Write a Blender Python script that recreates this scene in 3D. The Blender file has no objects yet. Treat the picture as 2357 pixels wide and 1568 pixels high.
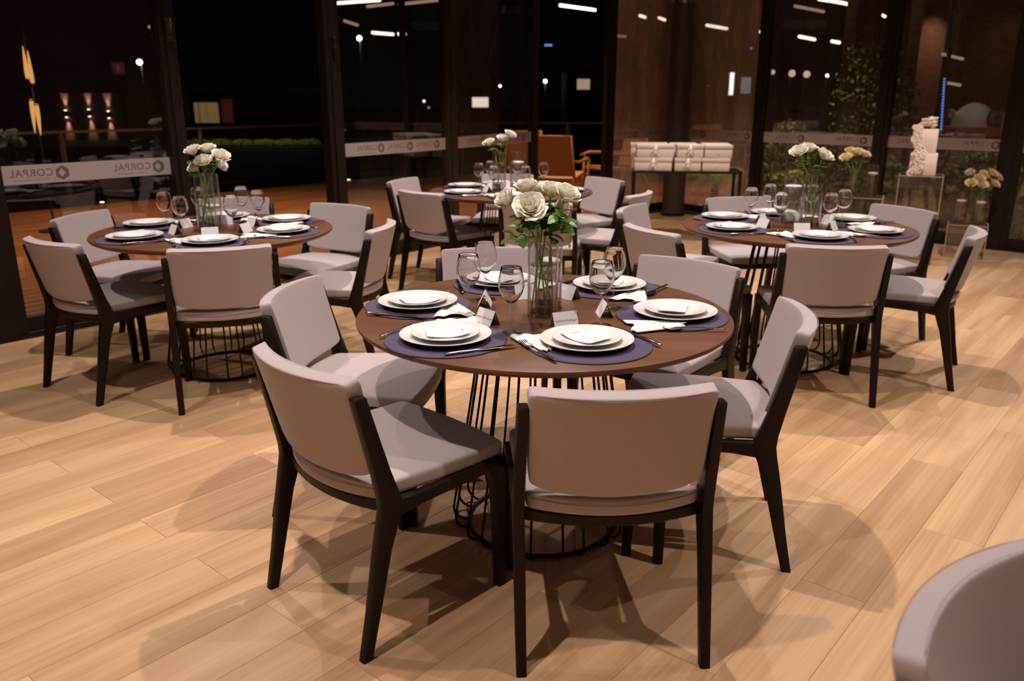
import bpy, bmesh, math, random
from mathutils import Vector, Matrix
PI = math.pi
R = math.radians
scene = bpy.context.scene
C = scene.collection

# ------------------------------------------------------------------ camera, world, lights, exposure
CAM_H = 1.428
PITCH = 0.2910
FPX = 1892.0
cd = bpy.data.cameras.new('camera')
cd.sensor_width = 36.0
cd.lens = FPX / 2357.0 * 36.0
cd.clip_start = 0.05
cd.clip_end = 400
cd.dof.use_dof = True
cd.dof.focus_distance = 2.62
cd.dof.aperture_fstop = 3.3
cam = bpy.data.objects.new('camera', cd)
C.objects.link(cam)
cam.location = (0, 0, CAM_H)
cam.rotation_euler = (PI / 2 - PITCH, 0, 0)
scene.camera = cam

world = bpy.data.worlds.new('night_sky')
scene.world = world
world.use_nodes = True
world.node_tree.nodes['Background'].inputs[0].default_value = (0.10, 0.11, 0.16, 1)
world.node_tree.nodes['Background'].inputs[1].default_value = 0.010

vs = scene.view_settings
vs.view_transform = 'Standard'
vs.look = 'None'
vs.gamma = 1.0
vs.use_curve_mapping = False
vs.exposure = -0.42
cy = scene.cycles
cy.max_bounces = 10
cy.diffuse_bounces = 4
cy.glossy_bounces = 4
cy.transmission_bounces = 8
cy.transparent_max_bounces = 24
cy.sample_clamp_indirect = 4.0
cy.sample_clamp_direct = 0.0
cy.caustics_reflective = False
cy.caustics_refractive = False

LIGHT_COL = (1.0, 0.872, 0.79)
# ceiling downlights: position (x, y), watts
DOWNLIGHTS = [(0.16, 2.92, 110), (-0.72, 1.35, 88), (1.45, 1.60, 62), (2.75, 2.9, 84), (1.80, 4.60, 100), (-1.72, 4.35, 100), (-2.15, 2.75, 66),
              (-0.05, 4.75, 80), (0.25, 6.45, 120), (3.6, 5.9, 160), (1.9, 7.6, 120), (-.95, 6.3, 50), (-2.2, .9, 24)]
CEIL = 3.3


def add_light(name, kind, loc, power, col=LIGHT_COL, radius=0.03, size=None, rot=(0, 0, 0), spot=None):
    ld = bpy.data.lights.new(name, kind)
    ld.energy = power
    ld.color = col
    if kind in ('POINT', 'SPOT'):
        ld.shadow_soft_size = radius
    if kind == 'SPOT':
        ld.spot_size = spot or R(120)
        ld.spot_blend = 0.9
    if kind == 'AREA':
        ld.shape = 'RECTANGLE'
        ld.size, ld.size_y = size
    o = bpy.data.objects.new(name, ld)
    C.objects.link(o)
    o.location = loc
    o.rotation_euler = rot
    return o


for x, y, p in DOWNLIGHTS:
    add_light('downlight_or_fill', 'SPOT', (x, y, 3.02), p * 2.6, radius=0.022, spot=R(112))
for x, y, p in ((-1.6, -.35, 430), (0.1, -.75, 520), (1.8, -.45, 430), (-3.4, .6, 260)):  # unseen spots added behind the camera to bounce warm fill off the floor
    add_light('downlight_or_fill', 'SPOT', (x, y, 3.02), p * 1.5, radius=0.022, spot=R(76))
# soft fill areas added at ceiling height, no luminous panels there
add_light('ceiling_fill', 'AREA', (0.2, -2.4, 3.2), 22, size=(6.0, 3.0), col=(1.0, 0.80, 0.68))
add_light('ceiling_fill', 'AREA', (0.3, 2.2, 3.2), 6, size=(5.0, 4.0), col=(1.0, 0.87, 0.78))


# ------------------------------------------------------------------ helpers
def ray(px, py):
    x = (px - 1178.5) / FPX
    y = (784 - py) / FPX
    c, s = math.cos(PITCH), math.sin(PITCH)
    return Vector((x, c + y * s, -s + y * c))


def fl(px, py, z=0.0):
    d = ray(px, py)
    t = (z - CAM_H) / d.z
    return Vector((d.x * t, d.y * t, z))


def dep(px, py, Y):
    d = ray(px, py)
    t = Y / d.y
    return Vector((d.x * t, Y, CAM_H + d.z * t))


class MB:
    def __init__(s):
        s.v = []
        s.f = []

    def add(s, vs_, fs):
        o = len(s.v)
        s.v += [tuple(p) for p in vs_]
        s.f += [tuple(i + o for i in f) for f in fs]
        return s

    def box(s, x0, x1, y0, y1, z0, z1):
        return s.add([(x0, y0, z0), (x1, y0, z0), (x1, y1, z0), (x0, y1, z0), (x0, y0, z1), (x1, y0, z1), (x1, y1, z1), (x0, y1, z1)],
                     [(0, 3, 2, 1), (4, 5, 6, 7), (0, 1, 5, 4), (1, 2, 6, 5), (2, 3, 7, 6), (3, 0, 4, 7)])

    def obox(s, p, q, w, z0, z1):
        """box standing along the segment p-q in plan"""
        d = Vector((q[0] - p[0], q[1] - p[1]))
        d.normalize()
        n = Vector((-d.y, d.x)) * (w / 2)
        pts = [(p[0] - n.x, p[1] - n.y), (q[0] - n.x, q[1] - n.y), (q[0] + n.x, q[1] + n.y), (p[0] + n.x, p[1] + n.y)]
        return s.add([(a, b, z0) for a, b in pts] + [(a, b, z1) for a, b in pts],
                     [(0, 3, 2, 1), (4, 5, 6, 7), (0, 1, 5, 4), (1, 2, 6, 5), (2, 3, 7, 6), (3, 0, 4, 7)])

    def loft(s, rings, cap=True, closed=False):
        n = len(rings[0])
        o = len(s.v)
        for r in rings:
            s.v += [tuple(p) for p in r]
        m = len(rings)
        for k in range(m if closed else m - 1):
            a, b = o + k * n, o + ((k + 1) % m) * n
            for i in range(n):
                j = (i + 1) % n
                s.f.append((a + i, a + j, b + j, b + i))
        if cap and not closed:
            s.f.append(tuple(o + i for i in range(n - 1, -1, -1)))
            s.f.append(tuple(o + (m - 1) * n + i for i in range(n)))
        return s

    def tube(s, path, r, n=8, closed=False, cap=True):
        P = [Vector(p) for p in path]
        m = len(P)
        rs = r if isinstance(r, (list, tuple)) else [r] * m
        up = None
        rings = []
        for i in range(m):
            if closed:
                t = P[(i + 1) % m] - P[i - 1]
            else:
                t = P[min(i + 1, m - 1)] - P[max(i - 1, 0)]
            if t.length < 1e-9:
                t = Vector((0, 0, 1))
            t.normalize()
            if up is None:
                up = Vector((0, 0, 1)) if abs(t.z) < .9 else Vector((1, 0, 0))
            u = t.cross(up)
            if u.length < 1e-6:
                u = t.cross(Vector((0, 1, 0)))
            u.normalize()
            w = u.cross(t).normalized()
            up = w
            rings.append([P[i] + (u * math.cos(2 * PI * k / n) + w * math.sin(2 * PI * k / n)) * rs[i] for k in range(n)])
        return s.loft(rings, cap=cap, closed=closed)

    def lathe(s, prof, n=40, c=(0, 0, 0), capb=False, capt=False):
        o = len(s.v)
        for r, z in prof:
            for k in range(n):
                a = 2 * PI * k / n
                s.v.append((c[0] + r * math.cos(a), c[1] + r * math.sin(a), c[2] + z))
        for j in range(len(prof) - 1):
            for k in range(n):
                k2 = (k + 1) % n
                s.f.append((o + j * n + k, o + j * n + k2, o + (j + 1) * n + k2, o + (j + 1) * n + k))
        if capb:
            s.f.append(tuple(o + k for k in range(n - 1, -1, -1)))
        if capt:
            s.f.append(tuple(o + (len(prof) - 1) * n + k for k in range(n)))
        return s

    def grid(s, f, nu, nv):
        """open sheet"""
        o = len(s.v)
        for j in range(nv + 1):
            for i in range(nu + 1):
                s.v.append(tuple(f(i / nu, j / nv)))
        for j in range(nv):
            for i in range(nu):
                a = o + j * (nu + 1) + i
                s.f.append((a, a + 1, a + nu + 2, a + nu + 1))
        return s

    def lattice(s, S, T, W, f):
        idx = {}

        def g(i, j, k):
            key = (i, j, k)
            if key not in idx:
                idx[key] = len(s.v)
                s.v.append(tuple(f(S[i], T[j], W[k])))
            return idx[key]
        a, b, c = len(S) - 1, len(T) - 1, len(W) - 1
        for i in range(a):
            for j in range(b):
                s.f.append((g(i, j, 0), g(i, j + 1, 0), g(i + 1, j + 1, 0), g(i + 1, j, 0)))
                s.f.append((g(i, j, c), g(i + 1, j, c), g(i + 1, j + 1, c), g(i, j + 1, c)))
        for i in range(a):
            for k in range(c):
                s.f.append((g(i, 0, k), g(i + 1, 0, k), g(i + 1, 0, k + 1), g(i, 0, k + 1)))
                s.f.append((g(i, b, k), g(i, b, k + 1), g(i + 1, b, k + 1), g(i + 1, b, k)))
        for j in range(b):
            for k in range(c):
                s.f.append((g(0, j, k), g(0, j, k + 1), g(0, j + 1, k + 1), g(0, j + 1, k)))
                s.f.append((g(a, j, k), g(a, j + 1, k), g(a, j + 1, k + 1), g(a, j, k + 1)))
        return s

    def mesh(s, name, mat, smooth=True, recalc=True, sub=0, solid=0.0, auto=None, bevel=0.0):
        me = bpy.data.meshes.new(name)
        me.from_pydata(s.v, [], s.f)
        if recalc or bevel:
            bm = bmesh.new()
            bm.from_mesh(me)
            if recalc:
                bmesh.ops.recalc_face_normals(bm, faces=bm.faces)
            if bevel:
                bmesh.ops.bevel(bm, geom=[e for e in bm.edges if e.is_manifold and e.calc_face_angle(0) > R(30)], offset=bevel, segments=2, affect='EDGES', profile=.5)
            bm.to_mesh(me)
            bm.free()
        if sub or solid:
            o = bpy.data.objects.new('tmp', me)
            C.objects.link(o)
            if solid:
                m = o.modifiers.new('s', 'SOLIDIFY')
                m.thickness = solid
                m.offset = 0
            if sub:
                m = o.modifiers.new('u', 'SUBSURF')
                m.levels = m.render_levels = sub
            dg = bpy.context.evaluated_depsgraph_get()
            me2 = bpy.data.meshes.new_from_object(o.evaluated_get(dg))
            bpy.data.objects.remove(o)
            bpy.data.meshes.remove(me)
            me = me2
            me.name = name
        if smooth:
            me.shade_smooth()
            if auto is not None:
                me.set_sharp_from_angle(angle=R(auto))
        me.materials.clear()
        me.materials.append(mat)
        return me

    def build(s, name, mat, parent=None, **k):
        return put(name, s.mesh(name, mat, **k), parent)


def put(name, me, parent=None, loc=None, rot=None):
    o = bpy.data.objects.new(name, me)
    C.objects.link(o)
    if parent:
        o.parent = parent
    if loc is not None:
        o.location = loc
    if rot is not None:
        o.rotation_euler = rot
    return o


def tag(o, label=None, cat=None, group=None, kind=None):
    if label:
        o['label'] = label
    if cat:
        o['category'] = cat
    if group:
        o['group'] = group
    if kind:
        o['kind'] = kind
    return o


def thing(name, label, cat, loc=(0, 0, 0), rz=0.0, group=None):
    o = bpy.data.objects.new(name, None)
    o.empty_display_size = .05
    C.objects.link(o)
    o.location = loc
    o.rotation_euler = (0, 0, rz)
    return tag(o, label, cat, group)


def dup(root, loc, rz=None, label=None, group=None, rot=None):
    r = root.copy()
    C.objects.link(r)
    r.location = loc
    if rz is not None:
        r.rotation_euler = (0, 0, rz)
    if rot is not None:
        r.rotation_euler = rot
    if label:
        r['label'] = label
    if group:
        r['group'] = group
    for ch in list(root.children):
        c = ch.copy()
        C.objects.link(c)
        c.parent = r
        for g in list(ch.children):
            d = g.copy()
            C.objects.link(d)
            d.parent = c
    return r


def remove_tree(o):
    for ch in list(o.children):
        remove_tree(ch)
    bpy.data.objects.remove(o)


def rrect(cx, cy_, w, d, z, r=.005):
    x0, x1, y0, y1 = cx - w / 2, cx + w / 2, cy_ - d / 2, cy_ + d / 2
    q = r * .3
    return [(x0 + r, y0, z), (x1 - r, y0, z), (x1 - q, y0 + q, z), (x1, y0 + r, z), (x1, y1 - r, z), (x1 - q, y1 - q, z), (x1 - r, y1, z), (x0 + r, y1, z),
            (x0 + q, y1 - q, z), (x0, y1 - r, z), (x0, y0 + r, z), (x0 + q, y0 + q, z)]


def sweep(path, w, h, r=.004):
    """rounded rectangular rail along a level path"""
    P = [Vector(p) for p in path]
    rings = []
    for i in range(len(P)):
        t = P[min(i + 1, len(P) - 1)] - P[max(i - 1, 0)]
        t.z = 0
        t.normalize()
        n = Vector((t.y, -t.x, 0))
        hh = h[i] if isinstance(h, (list, tuple)) else h
        prof = [(-w / 2 + r, -hh / 2), (w / 2 - r, -hh / 2), (w / 2, -hh / 2 + r), (w / 2, hh / 2 - r), (w / 2 - r, hh / 2), (-w / 2 + r, hh / 2), (-w / 2, hh / 2 - r), (-w / 2, -hh / 2 + r)]
        rings.append([P[i] + n * a + Vector((0, 0, b)) for a, b in prof])
    return rings


def text_mesh(body, size, mat, name='lettering', flip=False, extrude=0.0002, align='CENTER', spacing=1.0, shear=0.0):
    cu = bpy.data.curves.new('t', 'FONT')
    cu.body = body
    cu.size = size
    cu.align_x = align
    cu.align_y = 'CENTER'
    cu.extrude = extrude
    cu.space_character = spacing
    cu.shear = shear
    cu.resolution_u = 3
    o = bpy.data.objects.new('t', cu)
    C.objects.link(o)
    dg = bpy.context.evaluated_depsgraph_get()
    me = bpy.data.meshes.new_from_object(o.evaluated_get(dg))
    bpy.data.objects.remove(o)
    if flip:
        me.transform(Matrix.Scale(-1, 4, (1, 0, 0)))
        me.flip_normals()
    me.name = name
    me.materials.clear()
    me.materials.append(mat)
    return me


# ------------------------------------------------------------------ materials
def mat_new(name):
    m = bpy.data.materials.new(name)
    m.use_nodes = True
    return m, m.node_tree, m.node_tree.nodes['Principled BSDF']


def mat(name, col, rough=.5, metal=0.0, spec=.5, noise=0.0, nscale=40, bump=0.0, bscale=300, sheen=0, coat=0, trans=0.0, ior=1.45, sss=0.0, emit=None, estr=0.0):
    m, nt, b = mat_new(name)
    b.inputs['Base Color'].default_value = (*col, 1)
    b.inputs['Roughness'].default_value = rough
    b.inputs['Metallic'].default_value = metal
    b.inputs['Specular IOR Level'].default_value = spec
    b.inputs['Sheen Weight'].default_value = sheen
    b.inputs['Coat Weight'].default_value = coat
    b.inputs['Transmission Weight'].default_value = trans
    b.inputs['IOR'].default_value = ior
    if sss:
        b.inputs['Subsurface Weight'].default_value = sss
        b.inputs['Subsurface Radius'].default_value = (.01, .008, .006)
        b.inputs['Subsurface Scale'].default_value = .5
    if emit:
        b.inputs['Emission Color'].default_value = (*emit, 1)
        b.inputs['Emission Strength'].default_value = estr
    tc = nt.nodes.new('ShaderNodeTexCoord')
    n = nt.nodes.new('ShaderNodeTexNoise')
    n.inputs['Scale'].default_value = nscale
    n.inputs['Detail'].default_value = 4
    nt.links.new(tc.outputs['Object'], n.inputs['Vector'])
    mx = nt.nodes.new('ShaderNodeMix')
    mx.data_type = 'RGBA'
    a = max(noise, .02)
    mx.inputs[6].default_value = (*[c * (1 - a) for c in col], 1)
    mx.inputs[7].default_value = (*[min(1, c * (1 + a)) for c in col], 1)
    nt.links.new(n.outputs['Fac'], mx.inputs[0])
    nt.links.new(mx.outputs[2], b.inputs['Base Color'])
    if bump:
        n2 = nt.nodes.new('ShaderNodeTexNoise')
        n2.inputs['Scale'].default_value = bscale
        n2.inputs['Detail'].default_value = 2
        nt.links.new(tc.outputs['Object'], n2.inputs['Vector'])
        bp = nt.nodes.new('ShaderNodeBump')
        bp.inputs['Strength'].default_value = bump
        bp.inputs['Distance'].default_value = .001
        nt.links.new(n2.outputs['Fac'], bp.inputs['Height'])
        nt.links.new(bp.outputs[0], b.inputs['Normal'])
    return m


def glow(name, col, s):
    m = bpy.data.materials.new(name)
    m.use_nodes = True
    nt = m.node_tree
    nt.nodes.clear()
    e = nt.nodes.new('ShaderNodeEmission')
    e.inputs[0].default_value = (*col, 1)
    e.inputs[1].default_value = s
    o = nt.nodes.new('ShaderNodeOutputMaterial')
    nt.links.new(e.outputs[0], o.inputs[0])
    return m


def thin_glass(name, tint=(1, 1, 1), ior=1.45, rough=0.0, haze=0.0, hazecol=(.5, .5, .5), gain=1.0, floor_=0.0, power=5.0):
    m = bpy.data.materials.new(name)
    m.use_nodes = True
    nt = m.node_tree
    nt.nodes.clear()
    t = nt.nodes.new('ShaderNodeBsdfTransparent')
    t.inputs[0].default_value = (*tint, 1)
    g = nt.nodes.new('ShaderNodeBsdfGlossy')
    g.inputs['Roughness'].default_value = rough
    lw = nt.nodes.new('ShaderNodeLayerWeight')
    lw.inputs[0].default_value = .5
    pw = nt.nodes.new('ShaderNodeMath')
    pw.operation = 'POWER'
    pw.inputs[1].default_value = power
    nt.links.new(lw.outputs['Facing'], pw.inputs[0])
    f = nt.nodes.new('ShaderNodeMath')
    f.operation = 'MULTIPLY_ADD'
    r0 = ((ior - 1) / (ior + 1)) ** 2
    f.inputs[1].default_value = 1 - r0
    f.inputs[2].default_value = r0
    nt.links.new(pw.outputs[0], f.inputs[0])
    mul = nt.nodes.new('ShaderNodeMath')
    mul.operation = 'MULTIPLY_ADD'
    mul.use_clamp = True
    mul.inputs[1].default_value = gain
    mul.inputs[2].default_value = floor_
    nt.links.new(f.outputs[0], mul.inputs[0])
    mx = nt.nodes.new('ShaderNodeMixShader')
    nt.links.new(mul.outputs[0], mx.inputs[0])
    nt.links.new(t.outputs[0], mx.inputs[1])
    nt.links.new(g.outputs[0], mx.inputs[2])
    o = nt.nodes.new('ShaderNodeOutputMaterial')
    last = mx
    if haze:
        d = nt.nodes.new('ShaderNodeBsdfDiffuse')
        d.inputs[0].default_value = (*hazecol, 1)
        tc = nt.nodes.new('ShaderNodeTexCoord')
        n = nt.nodes.new('ShaderNodeTexNoise')
        n.inputs['Scale'].default_value = 1.3
        n.inputs['Detail'].default_value = 5
        mp = nt.nodes.new('ShaderNodeMapping')
        mp.inputs['Scale'].default_value = (5, 5, .7)
        nt.links.new(tc.outputs['Object'], mp.inputs[0])
        nt.links.new(mp.outputs[0], n.inputs['Vector'])
        ml = nt.nodes.new('ShaderNodeMath')
        ml.operation = 'MULTIPLY'
        ml.inputs[1].default_value = haze * 2
        nt.links.new(n.outputs['Fac'], ml.inputs[0])
        mx2 = nt.nodes.new('ShaderNodeMixShader')
        nt.links.new(ml.outputs[0], mx2.inputs[0])
        nt.links.new(mx.outputs[0], mx2.inputs[1])
        nt.links.new(d.outputs[0], mx2.inputs[2])
        last = mx2
    nt.links.new(last.outputs[0], o.inputs[0])
    return m


def half_glass(name, ior, clear=.5, tint=(1, 1, 1)):
    """clear solid (water, thick glass): partly straight-through, partly refracting"""
    m = bpy.data.materials.new(name)
    m.use_nodes = True
    nt = m.node_tree
    nt.nodes.clear()
    t = nt.nodes.new('ShaderNodeBsdfTransparent')
    t.inputs[0].default_value = (*tint, 1)
    g = nt.nodes.new('ShaderNodeBsdfGlass')
    g.inputs['IOR'].default_value = ior
    g.inputs['Roughness'].default_value = 0
    g.inputs[0].default_value = (*tint, 1)
    mx = nt.nodes.new('ShaderNodeMixShader')
    mx.inputs[0].default_value = 1 - clear
    o = nt.nodes.new('ShaderNodeOutputMaterial')
    nt.links.new(t.outputs[0], mx.inputs[1])
    nt.links.new(g.outputs[0], mx.inputs[2])
    nt.links.new(mx.outputs[0], o.inputs[0])
    return m


def wood(name, c1, c2, rough=.4, scale=1.0, axis=0, spec=.5, coat=0.0, attr=False, bump=.02, rot=0.0, fig=.5):
    """grain running along one axis; attr: per-plank tone stored on the mesh"""
    m, nt, b = mat_new(name)
    L = nt.links.new
    tc = nt.nodes.new('ShaderNodeTexCoord')
    mp = nt.nodes.new('ShaderNodeMapping')
    sc = [9 * scale] * 3
    sc[axis] = .9 * scale
    mp.inputs['Scale'].default_value = sc
    mp0 = nt.nodes.new('ShaderNodeMapping')
    mp0.inputs['Rotation'].default_value = (0, 0, -rot)
    L(tc.outputs['Object'], mp0.inputs[0])
    L(mp0.outputs[0], mp.inputs[0])
    vec = mp.outputs[0]
    if attr:
        at = nt.nodes.new('ShaderNodeAttribute')
        at.attribute_name = 'tone'
        add = nt.nodes.new('ShaderNodeVectorMath')
        add.operation = 'MULTIPLY_ADD'
        add.inputs[1].default_value = (37, 23, 51)
        L(at.outputs['Color'], add.inputs[0])
        L(mp.outputs[0], add.inputs[2])
        vec = add.outputs[0]
    n1 = nt.nodes.new('ShaderNodeTexNoise')
    n1.inputs['Scale'].default_value = 1.0
    n1.inputs['Detail'].default_value = 3
    n1.inputs['Distortion'].default_value = 1.2
    L(vec, n1.inputs['Vector'])
    mp2 = nt.nodes.new('ShaderNodeMapping')
    s2 = [14.0] * 3
    s2[axis] = .8
    mp2.inputs['Scale'].default_value = s2
    L(vec, mp2.inputs[0])
    n2 = nt.nodes.new('ShaderNodeTexNoise')
    n2.inputs['Scale'].default_value = 1.0
    n2.inputs['Detail'].default_value = 4
    L(mp2.outputs[0], n2.inputs['Vector'])
    mixf = nt.nodes.new('ShaderNodeMath')
    mixf.operation = 'MULTIPLY_ADD'
    mixf.inputs[1].default_value = .3
    L(n2.outputs['Fac'], mixf.inputs[0])
    m3 = nt.nodes.new('ShaderNodeMath')
    m3.operation = 'MULTIPLY'
    m3.inputs[1].default_value = .7
    L(n1.outputs['Fac'], m3.inputs[0])
    L(m3.outputs[0], mixf.inputs[2])
    rp = nt.nodes.new('ShaderNodeValToRGB')
    rp.color_ramp.elements[0].position = .5 - .2 / max(fig, .01) * .5
    rp.color_ramp.elements[1].position = .5 + .2 / max(fig, .01) * .5
    rp.color_ramp.elements[0].color = (*c1, 1)
    rp.color_ramp.elements[1].color = (*c2, 1)
    L(mixf.outputs[0], rp.inputs[0])
    out = rp.outputs[0]
    if attr:
        mm = nt.nodes.new('ShaderNodeMix')
        mm.data_type = 'RGBA'
        mm.blend_type = 'MULTIPLY'
        mm.inputs[0].default_value = 1.0
        sep = nt.nodes.new('ShaderNodeSeparateColor')
        L(at.outputs['Color'], sep.inputs[0])
        r2 = nt.nodes.new('ShaderNodeValToRGB')
        r2.color_ramp.elements[0].color = (.84, .79, .75, 1)
        r2.color_ramp.elements[1].color = (1.08, 1.08, 1.07, 1)
        L(sep.outputs[0], r2.inputs[0])
        L(out, mm.inputs[6])
        L(r2.outputs[0], mm.inputs[7])
        out = mm.outputs[2]
    L(out, b.inputs['Base Color'])
    b.inputs['Roughness'].default_value = rough
    b.inputs['Specular IOR Level'].default_value = spec
    b.inputs['Coat Weight'].default_value = coat
    b.inputs['Coat Roughness'].default_value = .15
    if bump:
        bp = nt.nodes.new('ShaderNodeBump')
        bp.inputs['Strength'].default_value = bump
        bp.inputs['Distance'].default_value = .002
        L(n2.outputs['Fac'], bp.inputs['Height'])
        L(bp.outputs[0], b.inputs['Normal'])
    return m


M = {}
M['floor'] = wood('oak_floor', (.425, .251, .133), (.595, .388, .222), rough=.42, axis=0, attr=True, rot=0, fig=.75, scale=.7, spec=.4, bump=.01)
M['gap'] = mat('floor_joint', (.10, .05, .03), .8)
M['fabric'] = mat('grey_upholstery', (.402, .336, .342), .85, spec=.25, noise=.04, nscale=90, bump=.25, bscale=1400, sheen=.15)
M['fabric_seam'] = mat('upholstery_seam', (.29, .235, .245), .9, spec=.2)
M['chair_wood'] = wood('black_lacquered_wood', (.008, .0045, .0035), (.016, .009, .006), rough=.38, axis=2, spec=.16, bump=.01)
M['table_wood'] = wood('walnut_table_top', (.082, .028, .010), (.150, .056, .021), rough=.42, axis=0, spec=.45, coat=.0, bump=.01, scale=1.2)
M['table_edge'] = mat('dark_table_edge', (.05, .02, .012), .45)
M['black_metal'] = mat('black_steel', (.012, .009, .008), .4, metal=.4)
M['frame'] = mat('dark_bronze_aluminium', (.022, .014, .011), .45, metal=.4)
M['frame_light'] = mat('bronze_aluminium', (.05, .034, .027), .45, metal=.4)
M['china'] = mat('white_china', (.74, .70, .69), .16, spec=.5, coat=.3)
M['linen'] = mat('white_napkin_linen', (.74, .74, .68), .8, bump=.2, bscale=700)
M['leafprint'] = mat('sage_leaf_print', (.42, .47, .38), .85)
M['paper'] = mat('white_card_stock', (.80, .765, .79), .6)
M['ink'] = mat('grey_mauve_ink', (.38, .32, .34), .7)
M['placemat'] = None
M['steel'] = mat('polished_steel', (.62, .58, .56), .14, metal=1.0)


def petal_mat(name, col, tr):
    m, nt, b = mat_new(name)
    b.inputs['Base Color'].default_value = (*col, 1)
    b.inputs['Roughness'].default_value = .6
    b.inputs['Specular IOR Level'].default_value = .25
    t = nt.nodes.new('ShaderNodeBsdfTranslucent')
    t.inputs[0].default_value = (*tr, 1)
    mx = nt.nodes.new('ShaderNodeMixShader')
    mx.inputs[0].default_value = .38
    nt.links.new(b.outputs[0], mx.inputs[1])
    nt.links.new(t.outputs[0], mx.inputs[2])
    nt.links.new(mx.outputs[0], nt.nodes['Material Output'].inputs[0])
    return m


M['petal'] = petal_mat('cream_rose_petal', (.95, .92, .85), (.97, .93, .82))
M['petal_in'] = mat('golden_rose_heart', (.80, .62, .30), .6)
M['petal_y'] = petal_mat('ivory_rose_petal', (.92, .80, .54), (.95, .76, .40))
M['stem'] = mat('rose_stem_green', (.20, .31, .045), .5)
M['leaf'] = mat('rose_leaf_green', (.055, .135, .02), .45, noise=.25, nscale=60)
M['leaf_y'] = mat('light_rose_leaf_green', (.16, .28, .04), .45, noise=.25, nscale=60)
M['candle'] = mat('white_candle_wax', (.82, .76, .74), .45, sss=.2)
M['wick'] = mat('candle_wick', (.6, .5, .4), .8)
M['thin'] = half_glass('clear_bowl_glass', 1.5, 0.0, (1, 1, 1))
M['vase'] = thin_glass('clear_vase_glass', (.985, .985, .98), 1.5, gain=1.2, rough=.02, floor_=.01, power=3.2)
M['stemglass'] = thin_glass('clear_stem_glass', (.97, .97, .965), 1.5, gain=1.3, rough=.10, floor_=.035, power=2.6)
M['solidglass'] = half_glass('solid_clear_glass', 1.5, 0.0, (1, 1, 1))
M['water'] = thin_glass('water', (.98, .985, .975), 1.33, gain=1.5, power=3.5)
M['acrylic'] = thin_glass('clear_acrylic', (.93, .91, .90), 1.49, gain=1.1, haze=.018, hazecol=(.55, .42, .36))
M['acrylic_edge'] = mat('acrylic_edge', (.42, .28, .21), .35)
M['pane'] = thin_glass('window_glass', (.88, .86, .85), 1.5, gain=1.9, haze=.003, hazecol=(.45, .38, .33))
M['pane_hazy'] = thin_glass('reflection_haze_glass', (.88, .86, .85), 1.5, gain=1.8, haze=.04, hazecol=(.60, .45, .34))  # brown reflection of the lit room painted on as a diffuse coat
M['pane_hazier'] = thin_glass('strong_reflection_haze_glass', (.86, .84, .83), 1.5, gain=1.8, haze=.30, hazecol=(.80, .60, .46))  # heavier painted coat for the reflected ceiling and wall glow
M['frost'] = mat('frosted_film', (.44, .36, .345), .6)
M['frost_ink'] = mat('frosted_film_print', (.15, .11, .105), .6)
M['box_paper'] = mat('white_gift_box', (.80, .70, .62), .6)
M['ribbon'] = mat('satin_ribbon', (.86, .78, .68), .3, spec=.6)
M['fondant'] = mat('white_fondant', (.80, .66, .58), .5, sss=.15)
M['ceiling'] = mat('dark_timber_ceiling', (.10, .065, .05), .7)
M['black'] = mat('matte_black', (.006, .005, .005), .6)
M['brass'] = mat('brushed_brass', (.62, .36, .13), .35, metal=1.0)


def brick_mat(name, c1, c2, mortar, scale=4.0):
    m, nt, b = mat_new(name)
    tc = nt.nodes.new('ShaderNodeTexCoord')
    mp = nt.nodes.new('ShaderNodeMapping')
    mp.inputs['Rotation'].default_value = (PI / 2, 0, 0)
    br = nt.nodes.new('ShaderNodeTexBrick')
    br.inputs['Color1'].default_value = (*c1, 1)
    br.inputs['Color2'].default_value = (*c2, 1)
    br.inputs['Mortar'].default_value = (*mortar, 1)
    br.inputs['Scale'].default_value = scale
    br.inputs['Mortar Size'].default_value = .03
    nt.links.new(tc.outputs['Object'], mp.inputs[0])
    nt.links.new(mp.outputs[0], br.inputs[0])
    nt.links.new(br.outputs[0], b.inputs['Base Color'])
    b.inputs['Roughness'].default_value = .9
    return m


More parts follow.
